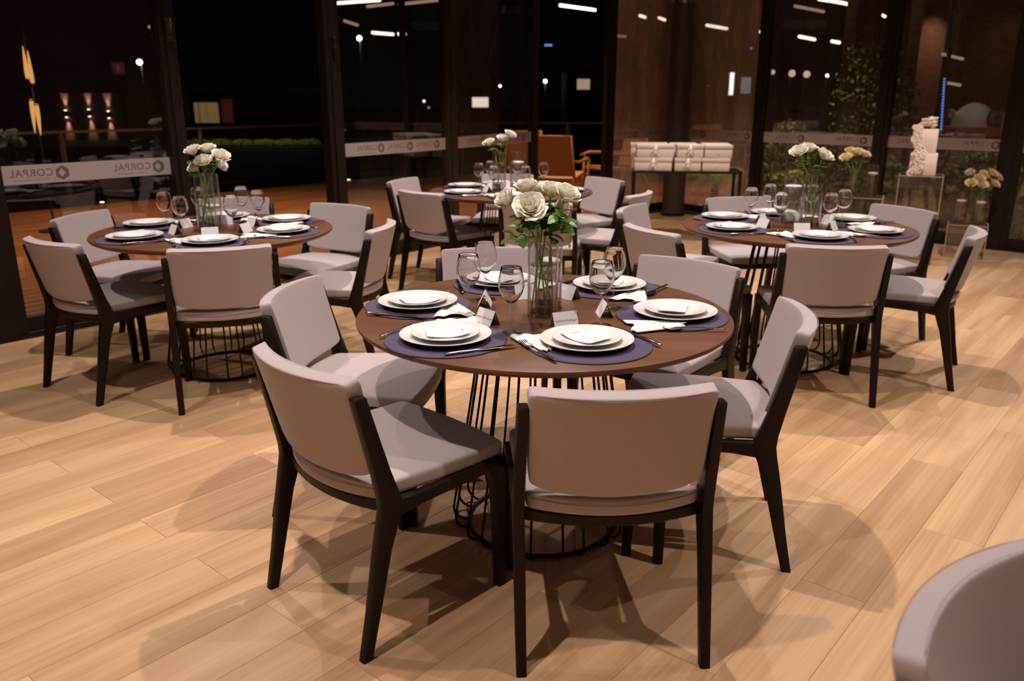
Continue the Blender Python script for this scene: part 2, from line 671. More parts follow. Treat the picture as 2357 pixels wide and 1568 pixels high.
def placemat_mat():
    m, nt, b = mat_new('purple_woven_placemat')
    L = nt.links.new
    tc = nt.nodes.new('ShaderNodeTexCoord')
    sx = nt.nodes.new('ShaderNodeSeparateXYZ')
    L(tc.outputs['Object'], sx.inputs[0])
    cx_ = nt.nodes.new('ShaderNodeCombineXYZ')
    L(sx.outputs[0], cx_.inputs[0])
    L(sx.outputs[1], cx_.inputs[1])
    ln = nt.nodes.new('ShaderNodeVectorMath')
    ln.operation = 'LENGTH'
    L(cx_.outputs[0], ln.inputs[0])
    ml = nt.nodes.new('ShaderNodeMath')
    ml.operation = 'MULTIPLY'
    ml.inputs[1].default_value = 2 * PI / .0044
    L(ln.outputs['Value'], ml.inputs[0])
    sn = nt.nodes.new('ShaderNodeMath')
    sn.operation = 'SINE'
    L(ml.outputs[0], sn.inputs[0])
    no = nt.nodes.new('ShaderNodeTexNoise')
    no.inputs['Scale'].default_value = 700
    L(tc.outputs['Object'], no.inputs['Vector'])
    ad = nt.nodes.new('ShaderNodeMath')
    ad.operation = 'MULTIPLY_ADD'
    ad.inputs[1].default_value = .30
    L(sn.outputs[0], ad.inputs[0])
    L(no.outputs['Fac'], ad.inputs[2])
    rp = nt.nodes.new('ShaderNodeValToRGB')
    rp.color_ramp.elements[0].position = .2
    rp.color_ramp.elements[1].position = .85
    rp.color_ramp.elements[0].color = (.022, .015, .034, 1)
    rp.color_ramp.elements[1].color = (.140, .110, .185, 1)
    L(ad.outputs[0], rp.inputs[0])
    L(rp.outputs[0], b.inputs['Base Color'])
    b.inputs['Roughness'].default_value = .8
    b.inputs['Specular IOR Level'].default_value = .25
    bp = nt.nodes.new('ShaderNodeBump')
    bp.inputs['Strength'].default_value = .7
    bp.inputs['Distance'].default_value = .0012
    L(ad.outputs[0], bp.inputs['Height'])
    L(bp.outputs[0], b.inputs['Normal'])
    return m


M['placemat'] = placemat_mat()
M['brick'] = brick_mat('red_brick', (.20, .105, .07), (.14, .075, .05), (.12, .09, .075))
M['deck'] = wood('orange_hardwood_deck', (.17, .066, .022), (.36, .155, .058), rough=.35, axis=0, attr=True, spec=.5)
M['earth'] = mat('brown_gravel_earth', (.22, .12, .065), .95, noise=.5, nscale=9)
M['lawn'] = mat('dark_lawn', (.02, .035, .008), .95, noise=.5, nscale=30)
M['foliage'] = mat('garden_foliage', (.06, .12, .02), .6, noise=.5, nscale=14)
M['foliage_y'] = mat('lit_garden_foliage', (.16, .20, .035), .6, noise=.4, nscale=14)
M['armchair_wood'] = wood('orange_teak', (.42, .15, .045), (.55, .23, .08), rough=.45, axis=2, bump=.01)
M['rattan'] = mat('woven_rattan', (.50, .27, .13), .7, noise=.3, nscale=220, bump=.6, bscale=400)

# ------------------------------------------------------------------ floor: running bond planks, laid at 49.6 degrees
random.seed(5)
FA = R(49.6)
U = Vector((math.cos(FA), math.sin(FA)))
Vv = Vector((-math.sin(FA), math.cos(FA)))
PW, PL = .1913, 1.144


def plank_mesh(name, mat_, v0, rows, u0, u1, inside, z, gap, cu_off, pw, pl, thick=.012):
    vs_, fs, tones = [], [], []
    for k in range(rows[0], rows[1]):
        va, vb = v0 + k * pw, v0 + (k + 1) * pw
        off = cu_off[k % 2]
        n0 = int(math.floor((u0 - off) / pl))
        n1 = int(math.ceil((u1 - off) / pl))
        for n in range(n0, n1):
            ua, ub = off + n * pl, off + (n + 1) * pl
            if not inside((ua + ub) / 2, (va + vb) / 2):
                continue
            t = random.random()
            g = gap / 2
            o = len(vs_)
            for a, b in ((ua + g, va + g), (ub - g, va + g), (ub - g, vb - g), (ua + g, vb - g)):
                vs_.append((a, b, 0))
            for a, b in ((ua, va), (ub, va), (ub, vb), (ua, vb)):
                vs_.append((a, b, -.002))
            fs.append((o, o + 1, o + 2, o + 3))
            for i in range(4):
                j = (i + 1) % 4
                fs.append((o + 4 + i, o + 4 + j, o + j, o + i))
            tones += [(t, random.random(), random.random(), 1)] * 5
    me = bpy.data.meshes.new(name)
    me.from_pydata(vs_, [], fs)
    at = me.attributes.new('tone', 'FLOAT_COLOR', 'FACE')
    for i, c in enumerate(tones):
        at.data[i].color = c
    me.materials.append(mat_)
    o = put(name, me, None, (0, 0, z), (0, 0, FA))
    return o


# facade vertices (plan), left to right
FV = [(-5.0, 2.70), (-3.08, 4.80), (-2.27, 5.70), (-1.50, 7.12), (-.61, 8.31), (.24, 9.66), (1.14, 10.08), (2.02, 10.62), (2.80, 9.60), (3.78, 8.66), (4.67, 7.87), (6.3, 6.4)]


def inside_room(px, py, pad=0.0):
    # polygon of the floor
    poly = FV + [(6.3, -5.2), (-5.0, -5.2)]
    ins = False
    j = len(poly) - 1
    for i in range(len(poly)):
        xi, yi = poly[i]
        xj, yj = poly[j]
        if (yi > py) != (yj > py) and px < (xj - xi) * (py - yi) / (yj - yi) + xi:
            ins = not ins
        j = i
    return ins


def world_of(u, v):
    return (U.x * u + Vv.x * v, U.y * u + Vv.y * v)


def near_inside(u, v):
    for du in (-.6, 0, .6):
        for dv in (-.1, .1):
            if inside_room(*world_of(u + du, v + dv)):
                return True
    return False


floor = plank_mesh('floor', M['floor'], .563, (-50, 60), -8, 13, near_inside, 0.0, .0028, (1.118, 1.118 + PL / 2), PW, PL)
tag(floor, kind='structure')
sub = MB().box(-5.2, 6.6, -5.3, 11, -.06, -.0025).build('floor', M['gap'], smooth=False)
# clip the sub-floor to the room: rebuild as polygon slab
bpy.data.objects.remove(sub)
pb = FV + [(6.3, -5.2), (-5.0, -5.2)]
sub = MB()
sub.add([(x, y, -.0022) for x, y in pb] + [(x, y, -.08) for x, y in pb], [tuple(range(len(pb) - 1, -1, -1)), tuple(range(len(pb), 2 * len(pb)))] + [(i, (i + 1) % len(pb), len(pb) + (i + 1) % len(pb), len(pb) + i) for i in range(len(pb))])
tag(sub.build('floor', M['gap'], smooth=False), kind='structure')

# ceiling and the walls behind the camera
MB().add([(x, y, CEIL) for x, y in pb] + [(x, y, CEIL + .1) for x, y in pb], [tuple(range(len(pb))), tuple(range(2 * len(pb) - 1, len(pb) - 1, -1))]).build('ceiling', M['ceiling'], smooth=False)
tag(bpy.data.objects['ceiling'], kind='structure')
for nm, p, q in (('wall_back', (-5.0, -5.2), (6.3, -5.2)), ('wall_left', (-5.0, -5.2), (-5.0, 2.70)), ('wall_right', (6.3, -5.2), (6.3, 6.4))):
    tag(MB().obox(p, q, .12, 0, CEIL).build(nm, M['brick'], smooth=False), kind='structure')

# ------------------------------------------------------------------ glazed facade


def logo_mesh(mirror=True):
    """six-sided ring mark with a pale lozenge and a leaf-shaped notch"""
    m = MB()
    n = 24
    out, inn = [], []
    for k in range(n):
        a = 2 * PI * k / n
        r = .040 * (1 - .07 * math.cos(6 * a))
        out.append((r * math.cos(a), r * math.sin(a)))
        # lozenge
        q = .021 / (abs(math.cos(a)) + abs(math.sin(a)) * .8)
        inn.append((q * math.cos(a) - .004, q * math.sin(a)))
    vs_ = [(x, y, 0) for x, y in out] + [(x, y, 0) for x, y in inn] + [(x, y, .0004) for x, y in out] + [(x, y, .0004) for x, y in inn]
    fs = []
    for k in range(n):
        j = (k + 1) % n
        fs += [(k, n + k, n + j, j), (2 * n + k, 2 * n + j, 3 * n + j, 3 * n + k), (k, j, 2 * n + j, 2 * n + k), (n + k, 3 * n + k, 3 * n + j, n + j)]
    m.add(vs_, fs)
    return m.mesh('logo_mark', M['frost_ink'], smooth=False)


LOGO = logo_mesh()
WORD = text_mesh('CORPAL', .062, M['frost_ink'], 'lettering', flip=True, spacing=1.08)
LINE = MB().box(-.10, .10, -.0012, .0012, 0, .0004).mesh('underline', M['frost_ink'], smooth=False)
BZ0, BZ1 = .912, 1.024


def glass_panel(idx, A, B, logos=2, extra=None):
    A, B = Vector((*A, 0)), Vector((*B, 0))
    d = (B - A)
    L = d.length
    d.normalize()
    ang = math.atan2(d.y, d.x)
    root = MB()
    w = .05
    root.box(0, w, -.02, .02, .02, CEIL)
    root.box(L - w, L, -.02, .02, .02, CEIL)
    root.box(0, L, -.022, .022, .02, .11)
    root.box(0, L, -.022, .022, CEIL - .1, CEIL)
    if extra:
        for e in extra:
            root.box(L * e - .025, L * e + .025, .03, .07, .02, CEIL)
    o = root.build('window_%d' % idx, M['frame'], smooth=False)
    o.location = A
    o.rotation_euler = (0, 0, ang)
    tag(o, kind='structure')
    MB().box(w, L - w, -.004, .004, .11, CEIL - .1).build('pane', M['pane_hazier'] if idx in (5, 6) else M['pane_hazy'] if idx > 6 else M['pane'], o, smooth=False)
    MB().box(w, L - w, .0045, .0065, BZ0, BZ1).build('frosted_band', M['frost'], o, smooth=False)
    bf = MB().box(w, L - w, -.0065, -.0045, BZ0, BZ1).build('frosted_band', M['frost'], o, smooth=False)
    zc = (BZ0 + BZ1) / 2
    for k in range(logos):
        c = L * (.28 + .50 * k / max(1, logos - 1)) if logos > 1 else L / 2
        put('lettering', WORD, bf, (c - .05, -.0070, zc + .006), (PI / 2, 0, 0))
        put('logo_mark', LOGO, bf, (c + .125, -.0067, zc), (PI / 2, 0, 0))
        put('underline', LINE, bf, (c - .05, -.0067, zc - .034), (PI / 2, 0, 0))
    return o


panels = [(0, 1, 2, None), (1, 2, 2, None), (3, 4, 3, [.62]), (4, 5, 3, None), (6, 7, 2, None), (7, 8, 2, None), (8, 9, 2, None), (9, 10, 2, None), (10, 11, 3, None)]
for n, (a, b, lg, ex) in enumerate(panels):
    glass_panel(n + 1, FV[a], FV[b], lg, ex)
for n, (x, y) in enumerate(FV[1:-1]):
    i = n + 1
    a, b = Vector(FV[i - 1]), Vector(FV[i + 1])
    d = (b - a).normalized()
    w = [.24, .12, .17, .15, .085, .12, .10, .13, .14, .19][n]
    t = MB()
    p = Vector((x, y)) - d * w / 2
    q = Vector((x, y)) + d * w / 2
    t.obox(p, q, .09, 0, CEIL)
    # shallow face profile: raised lip on the room side
    nn = Vector((d.y, -d.x)) * .052
    t.obox(p * .7 + q * .3 + nn, p * .3 + q * .7 + nn, .014, 0, CEIL)
    tag(t.build('trim_%d' % (n + 1), M['frame'] if n not in (3, 4) else M['frame_light'], smooth=False, bevel=.004), kind='structure')
# lock cylinders and pull on the two door posts
for nm, (px_, py_), Y_ in (('trim_2', (388, 60), 5.62), ('trim_3', (752, 88), 7.02)):
    par = bpy.data.objects[nm]
    c_ = dep(px_, py_, Y_)
    c_ = Vector((FV[2 if nm == 'trim_2' else 3][0], FV[2 if nm == 'trim_2' else 3][1], c_.z)) + Vector((.070, -.075, 0))
    m = MB()
    m.box(c_.x - .014, c_.x + .014, c_.y - .010, c_.y + .010, c_.z - .09, c_.z + .05)
    m.tube([(c_.x, c_.y - .008, c_.z - .055), (c_.x + .02, c_.y - .03, c_.z - .055)], .012, 12)
    m.tube([(c_.x, c_.y - .008, c_.z + .02), (c_.x + .012, c_.y - .02, c_.z + .02)], .010, 12)
    m.build('door_lock', M['steel'], par, auto=40)
# floor tracks
for i in range(len(FV) - 1):
    a, b = Vector(FV[i]), Vector(FV[i + 1])
    t = MB()
    d = (b - a).normalized()
    nn = Vector((d.y, -d.x))
    for k, (off, w, h) in enumerate(((.06, .02, .014), (-.06, .02, .014), (0, .20, .006))):
        t.obox(a + nn * off, b + nn * off, w, -.001, h)
    tag(t.build('trim_%d' % (i + 20), M['frame'], smooth=False), kind='structure')

# round steel column
col = MB().lathe([(.135, 0), (.135, CEIL)], 40, capb=True, capt=True).build('round_column', mat('dark_brown_steel', (.09, .063, .056), .35, metal=.3), auto=40)
col.location = (1.985, 10.18, 0)
tag(col, kind='structure')
col.name = 'trim_40'
MB().lathe([(.152, 2.425), (.152, 2.52), (.136, 2.52), (.136, 2.425)], 40).build('collar', M['steel'], col, auto=30)
MB().lathe([(.150, 0.0), (.150, .03), (.136, .035)], 40).build('base_ring', M['frame'], col, auto=30)

# ------------------------------------------------------------------ dining chair


def make_chair():
    root = thing('dining_chair', 'grey upholstered dining chair with black wooden frame', 'chair')
    for s in (-1, 1):
        m = MB()
        m.loft([rrect(s * .239, -.250, .027, .030, 0, .005), rrect(s * .240, -.222, .028, .036, .12, .005), rrect(s * .2405, -.183, .029, .050, .30, .005),
                rrect(s * .241, -.158, .030, .064, .385, .005), rrect(s * .241, -.150, .030, .070, .415, .005), rrect(s * .241, -.157, .030, .060, .45, .005),
                rrect(s * .240, -.176, .029, .050, .52, .005), rrect(s * .238, -.204, .028, .043, .63, .005), rrect(s * .236, -.228, .027, .038, .727, .005),
                rrect(s * .236, -.229, .022, .032, .7305, .004)])
        m.build('leg', M['chair_wood'], root, auto=40)
    for s in (-1, 1):
        m = MB()
        m.loft([rrect(s * .236, .246, .028, .030, 0, .005), rrect(s * .235, .242, .031, .036, .2, .005), rrect(s * .234, .238, .034, .044, .36, .006),
                rrect(s * .234, .232, .036, .060, .392, .008), rrect(s * .234, .226, .037, .075, .408, .010), rrect(s * .234, .226, .037, .075, .424, .010)])
        m.build('leg', M['chair_wood'], root, auto=40)
    # seat frame: two side rails, bowed front and rear rails
    m = MB()
    for s in (-1, 1):
        m.loft(sweep([(s * .241, -.13, .404), (s * .241, -.06, .407), (s * .239, .06, .408), (s * .236, .19, .408)], .024, [.052, .040, .036, .036]))
    for y0, bow in ((-.150, -.050), (.244, .014)):
        w = .226
        m.loft(sweep([(x, y0 + bow * (1 - (x / w) ** 2), .407) for x in [w * (-1 + k / 6) for k in range(13)]], .020, .032))
    m.build('seat_frame', M['chair_wood'], root, auto=40)
    # seat cushion
    S = [-1, -.88, -.6, -.2, .2, .6, .88, 1]
    T = [0, .05, .14, .3, .5, .7, .9, .97, 1]
    W = [-1, -.3, .3, 1]

    def fs(s, t, w):
        hw = .221 if t < .15 else .221 + (.236 - .221) * min(1, (t - .15) / .25)
        yr = -.158 - .064 * (1 - s * s)
        yf = .262 + .014 * (1 - s * s)
        y = yr + (yf - yr) * t
        zt = .474 - .004 * (2 * t - 1) ** 2 - .003 * s * s
        zb = .4225
        return (s * hw, y, (zt + zb) / 2 + w * (zt - zb) / 2)
    seat = MB().lattice(S, T, W, fs).build('seat', M['fabric'], root, sub=2)
    # backrest pad
    V = [0, .06, .25, .5, .75, .92, 1]

    def pc(s, v):
        z = .495 + .275 * v
        z -= .008 * (1 - s * s) * (1 - v)
        z += .018 * (s ** 8) * max(0, 1 - v * 4)
        y = -.158 - .26 * (z - .46) + .006 - .050 * (1 - s * s)
        return y, z

    def fb(s, v, w):
        y, z = pc(s, v)
        th = .023 * (1 if v < .95 else .96)
        hw = .2205 + (.005 if v > .9 else 0) - .004 * max(0, 1 - v * 4)
        return (s * hw, y + w * th, z + w * th * .25)
    back = MB().lattice(S, V, [-1, -.7, .7, 1], fb).build('backrest', M['fabric'], root, sub=2)
    # seam cords along the pad and the seat
    pth = []
    for k in range(21):
        s = (-1 + k / 10) * .93
        y, z = pc(s, 1)
        pth.append((s * .2235, y - .0195, z - .0062))
    MB().tube(pth, .0011, 5).build('seam', M['fabric_seam'], back)
    MB().tube([(x, y + .0375, z + .0095) for x, y, z in pth], .0011, 5).build('seam', M['fabric_seam'], back)
    pth = [(s * .2195, -.158 - .064 * (1 - s * s) - .0006, .4545) for s in [-.97 + k * .097 for k in range(21)]]
    MB().tube(pth, .0011, 5).build('seam', M['fabric_seam'], seat)
    MB().box(.196, .213, -.168, -.164, .476, .500).build('care_tag', M['paper'], back, smooth=False)
    return root


chair0 = make_chair()
CH = {
    'C': (.245, 2.045, 4.0, 'grey dining chair nearest the camera, back turned, at the near table'),
    'A': (-.378, 2.179, -44.8, 'grey dining chair turned right at the lower left of the near table'),
    'B': (-.550, 2.810, -98.2, 'grey dining chair half hidden behind the lower left chair of the near table'),
    'D': (-.070, 3.381, 184.7, 'grey dining chair on the far side of the near table behind the rose vase'),
    'F': (.579, 3.162, 140.0, 'grey dining chair at the far right side of the near table, facing the camera'),
    'E': (.655, 2.541, 79.3, 'grey dining chair at the right side of the near table, seen from its side'),
    'LC': (-1.385, 3.879, 17.8, 'grey dining chair with its back to the camera at the left table'),
    'LA': (-2.036, 4.024, -33.7, 'leftmost front grey chair of the left table with its back half turned'),
    'LB': (-2.244, 4.668, -101.0, 'grey dining chair at the left table right beside the glass wall'),
    'LD': (-1.80, 5.255, 190.0, 'grey dining chair behind the left table, mostly hidden by the glasses'),
    'LF': (-1.178, 4.924, 151.6, 'grey dining chair at the far right of the left table, facing the camera'),
    'LE': (-.925, 4.345, 84.0, 'grey dining chair at the right end of the left table, seen from its side'),
    'RC': (1.503, 3.936, -5.6, 'grey dining chair with its back to the camera at the right table'),
    'RA': (.917, 4.298, -63.4, 'grey dining chair at the left front of the right table, back half turned'),
    'RB': (.940, 4.925, -117.0, 'grey dining chair at the left rear of the right table, behind another chair'),
    'RD': (1.544, 5.279, 188.7, 'grey dining chair on the far side of the right table below the gift boxes'),
    'RF': (2.162, 4.892, 116.1, 'grey dining chair at the far right of the right table before the acrylic plinths'),
    'RE': (2.106, 4.219, 60.7, 'rightmost grey dining chair of the right table, seen from its side'),
    'BC': (.200, 5.465, -10.0, 'grey chair of the far table half hidden behind the front rose vase'),
    'BA': (-.491, 6.027, -41.6, 'grey dining chair at the left front of the far middle table'),
    'BB': (-.668, 6.641, -112.0, 'grey dining chair at the left rear of the far middle table by the windows'),
    'BD': (-.060, 6.934, 174.5, 'grey dining chair behind the far middle table, mostly hidden by vases'),
    'BF': (.563, 6.672, 123.2, 'grey dining chair at the right rear of the far middle table'),
    'BE': (.678, 5.868, 61.5, 'grey dining chair at the right front of the far middle table, seen from behind'),
    'G': (.803, .807, 219.0, 'blurred grey chair back at the lower right corner of the view'),
}
GR = {'L': 'chairs around the left table', 'R': 'chairs around the right table', 'B': 'chairs around the far middle table', 'M': 'chairs around the near table'}
first = True
for k, (x, y, a, lab) in CH.items():
    g = GR['M'] if len(k) == 1 and k != 'G' else GR.get(k[0]) if k != 'G' else None
    if first:
        chair0.location = (x, y, 0)
        chair0.rotation_euler = (0, 0, R(a))
        tag(chair0, lab, None, g)
        first = False
    else:
        c = dup(chair0, (x, y, 0), R(a), lab, g)
        if g is None:
            del c['group']

# ------------------------------------------------------------------ round table
TZ = .75


def make_table():
    root = thing('round_table', 'round dark walnut dining table', 'table')
    MB().lathe([(.0, .722), (.40, .722), (.572, .724), (.592, .733), (.599, .740), (.600, .745), (.599, .7492), (.5975, .75), (.0, .75)], 128).build('table_top', M['table_wood'], root, auto=30)
    MB().lathe([(.0, .716), (.235, .716), (.235, .722), (.0, .722)], 48).build('top_plate', M['black_metal'], root, auto=30)
    n = 22
    for k in range(n):
        a = 2 * PI * (k + .18 * (k % 2)) / n
        pr = [(.200, .717), (.232, .50), (.272, .25), (.300, .085), (.304, .055), (.299, .034), (.286, .020), (.268, .012), (.250, .010)]
        MB().tube([(r * math.cos(a), r * math.sin(a), z) for r, z in pr], .0045, 6).build('rod', M['black_metal'], root)
    MB().tube([(.252 * math.cos(2 * PI * k / 48), .252 * math.sin(2 * PI * k / 48), .008) for k in range(48)], .0075, 8, closed=True).build('floor_ring', M['black_metal'], root)
    return root


TB = {'M': (.102, 2.581), 'L': (-1.55, 4.276), 'R': (1.527, 4.405), 'B': (-.01, 6.10)}
TL = {'M': 'round walnut table nearest the camera with a tall vase of white roses',
      'L': 'round walnut table on the left beside the open glass door',
      'R': 'round walnut table on the right before the cake and plinths',
      'B': 'round walnut table at the back in the middle of the room'}
TN = {'M': 'near', 'L': 'left', 'R': 'right', 'B': 'far middle'}
tab0 = make_table()
first = True
for k in 'MLRB':
    if first:
        tab0.location = (*TB[k], 0)
        tag(tab0, TL[k], None, 'round dining tables')
        first = False
    else:
        dup(tab0, (*TB[k], 0), R({'L': 7, 'R': 13, 'B': 4}[k]), TL[k], 'round dining tables')

# ------------------------------------------------------------------ place setting prototypes (built at origin, removed later)


def ridged_disc():
    prof = [(0, 0), (.174, 0), (.1765, .0015), (.1765, .003)]
    prof += [(.1755, .0044), (.170, .0046), (0, .0044)]
    return MB().lathe(prof, 64).mesh('placemat', M['placemat'])


ME = {}
ME['placemat'] = ridged_disc()
# large dinner plate
ME['plate'] = MB().lathe([(0, .0), (.070, .0), (.074, .002), (.078, .0035), (.105, .009), (.128, .0155), (.1315, .0175), (.1325, .0190), (.1318, .0200), (.129, .0198), (.108, .0140), (.092, .0085), (.080, .0062), (0, .0058)], 72).mesh('dinner_plate', M['china'])
ME['small'] = MB().lathe([(0, .0), (.050, .0), (.054, .002), (.060, .004), (.080, .0105), (.0965, .0160), (.0985, .0175), (.0985, .0185), (.0965, .0188), (.080, .0140), (.062, .0072), (.056, .0062), (0, .0058)], 64).mesh('side_plate', M['china'])


def make_fork():
    m = MB()
    # handle
    hp = [(-.095, .0040, .0034), (-.088, .0062, .0036), (-.06, .0054, .0040), (-.02, .0034, .0052), (.015, .0030, .0060), (.03, .0045, .0052), (.04, .0105, .0040), (.055, .0118, .0032)]
    rings = []
    for y, hw, z in hp:
        rings.append([(-hw, y, z), (-hw * .5, y, z + .0014), (hw * .5, y, z + .0014), (hw, y, z), (hw * .5, y, z - .0012), (-hw * .5, y, z - .0012)])
    m.loft(rings)
    for t in range(4):
        x = -.0096 + t * .0064
        m.loft([[(x - .0015, y, z), (x + .0015, y, z), (x + .0015, y, z + .0014), (x - .0015, y, z + .0014)] for y, z in ((.053, .0025), (.068, .0026), (.084, .0044), (.096, .0078))])
    return m.mesh('fork', M['steel'])


def make_knife():
    m = MB()
    hp = [(-.105, .0050, .0032, .002), (-.098, .0068, .0036, .003), (-.06, .0062, .0038, .0032), (-.012, .0042, .0038, .003), (-.002, .0050, .0036, .0016), (.01, .0085, .0032, .0009), (.06, .0095, .0032, .0008), (.095, .0070, .0032, .0007), (.112, .0014, .0032, .0006)]
    rings = []
    for y, hw, z, t in hp:
        rings.append([(-hw, y, z), (-hw * .5, y, z + t), (hw * .5, y, z + t), (hw, y, z), (hw * .5, y, z - t), (-hw * .5, y, z - t)])
    m.loft(rings)
    return m.mesh('knife', M['steel'])


def make_spoon():
    m = MB()
    hp = [(-.095, .0045, .0036), (-.086, .0066, .0038), (-.05, .0050, .0044), (0, .0030, .0066), (.025, .0034, .0062), (.034, .0080, .0046), (.046, .0135, .0032), (.060, .0155, .0026), (.074, .0140, .0030), (.086, .0085, .0044), (.092, .0020, .0056)]
    rings = []
    for i, (y, hw, z) in enumerate(hp):
        dip = .0034 if i > 5 else -.0012
        rings.append([(-hw, y, z + .0008), (-hw * .5, y, z + .0008 - dip * .6), (hw * .5, y, z + .0008 - dip * .6), (hw, y, z + .0008), (hw * .5, y, z - .0016 - dip * .2), (-hw * .5, y, z - .0016 - dip * .2)])
    m.loft(rings)
    return m.mesh('spoon', M['steel'])


ME['fork'] = make_fork()
ME['knife'] = make_knife()
ME['spoon'] = make_spoon()


def make_napkin():
    """folded cloth cone: broad folded end and pinched tip, a few pleats"""
    m = MB()

    def f(u, v):
        # u along 0..1 (tip -> broad end), v across
        w = .020 + .055 * u ** .8
        x = (v - .5) * 2 * w
        y = -.095 + .18 * u + .012 * math.sin(v * 9)
        z = .0035 + (.0065 + .0035 * math.sin(v * 14 + 1.5)) * math.sin(PI * min(1, max(0, v))) ** .4 * (1 - .35 * u) + .002 * u * math.sin(v * 23)
        return (x, y, z)
    m.grid(f, 14, 18)
    top = m.mesh('napkin', M['linen'], recalc=False, solid=.0022)
    return top


ME['napkin'] = make_napkin()


def leaf_print():
    m = MB()
    rnd = random.Random(3)
    for k in range(9):
        u, v = rnd.uniform(.15, .95), rnd.uniform(.15, .85)
        w = .020 + .055 * u ** .8
        cx, cyy = (v - .5) * 2 * w, -.095 + .18 * u + .012 * math.sin(v * 9)
        z = .0035 + (.0065 + .0035 * math.sin(v * 14 + 1.5)) * math.sin(PI * v) ** .4 * (1 - .35 * u) + .002 * u * math.sin(v * 23) + .0018
        a = rnd.uniform(0, PI)
        L, W_ = .013, .0045
        pts = [(-L, 0), (-L * .4, W_), (L * .4, W_ * .8), (L, 0), (L * .4, -W_ * .8), (-L * .4, -W_)]
        q = [(cx + x * math.cos(a) - y * math.sin(a), cyy + x * math.sin(a) + y * math.cos(a)) for x, y in pts]
        m.add([(x, y, z) for x, y in q] + [(x, y, z - .0012) for x, y in q], [(0, 1, 2, 3, 4, 5), (11, 10, 9, 8, 7, 6)] + [(i, 6 + i, 6 + (i + 1) % 6, (i + 1) % 6) for i in range(6)])
    return m.mesh('leaf_print', M['leafprint'], smooth=False)


ME['leafprint'] = leaf_print()


def make_menu():
    m = MB()

    def f(u, v):
        x = (u - .5) * .086
        y = (v - .5) * .124
        return (x, y, .0012 + .0065 * (abs(v - .5) * 2) ** 2 * (1.8 if v > .5 else 1.0))
    m.grid(f, 4, 16)
    return m.mesh('menu_card', M['paper'], recalc=False, solid=.0007)


ME['menu'] = make_menu()
tmw = text_mesh('MENU', .011, M['ink'], 'lettering', extrude=.0001, spacing=1.25)


def menu_lines():
    m = MB()
    rnd = random.Random(8)
    for k in range(9):
        y = .022 - k * .0085
        w = rnd.uniform(.012, .030) if k != 0 else .004
        v = y / .124 + .5
        z = .0012 + .0005 + .0065 * (abs(v - .5) * 2) ** 2 * (1.8 if v > .5 else 1.0)
        m.box(-w, w, y - .0008, y + .0008, z - .0001, z + .0002)
    return m.mesh('menu_lines', M['ink'], smooth=False)


ME['menulines'] = menu_lines()


def make_card():
    m = MB()
    w, h, b = .040, .045, .022
    th = .0006
    for s in (-1, 1):
        m.add([(-w, s * b, 0), (w, s * b, 0), (w, 0, h), (-w, 0, h), (-w, s * (b + th), 0), (w, s * (b + th), 0), (w, s * th, h + th), (-w, s * th, h + th)],
              [(0, 1, 2, 3), (7, 6, 5, 4), (0, 4, 5, 1), (1, 5, 6, 2), (2, 6, 7, 3), (3, 7, 4, 0)])
    return m.mesh('place_card', M['paper'], smooth=False)


ME['card'] = make_card()


def scribble(seed):
    rnd = random.Random(seed)
    m = MB()
    x = -.028
    pts = []
    while x < .026:
        pts.append((x, rnd.uniform(-.002, .0032), 0))
        x += rnd.uniform(.0012, .0026)
    m.tube(pts, .00035, 4)
    return m.mesh('handwriting', M['ink'])


NAMES = {('M', 0): 'Giovana Ardengui', ('M', 1): 'Letícia Delmônaco', ('M', 4): 'Isabela Aliberti'}


def glass_meshes():
    bowl = MB().lathe([(.0045, .092), (.012, .096), (.024, .109), (.0335, .125), (.0385, .143), (.0380, .160), (.0345, .180), (.0305, .198), (.0298, .2005), (.0290, .1985), (.0330, .180), (.0365, .160),
                       (.0370, .143), (.0322, .126), (.0228, .1105), (.011, .0985), (.0, .0955)], 40).mesh('bowl', M['thin'])
    stem = MB().lathe([(.0, .0), (.034, .0), (.0348, .0012), (.033, .0024), (.020, .0045), (.0085, .009), (.0050, .016), (.0038, .030), (.0036, .060), (.0042, .080), (.0060, .090), (.0062, .0935), (.003, .095), (0, .0952)], 32).mesh('stem', M['stemglass'])
    return bowl, stem


ME['bowl'], ME['gstem'] = glass_meshes()

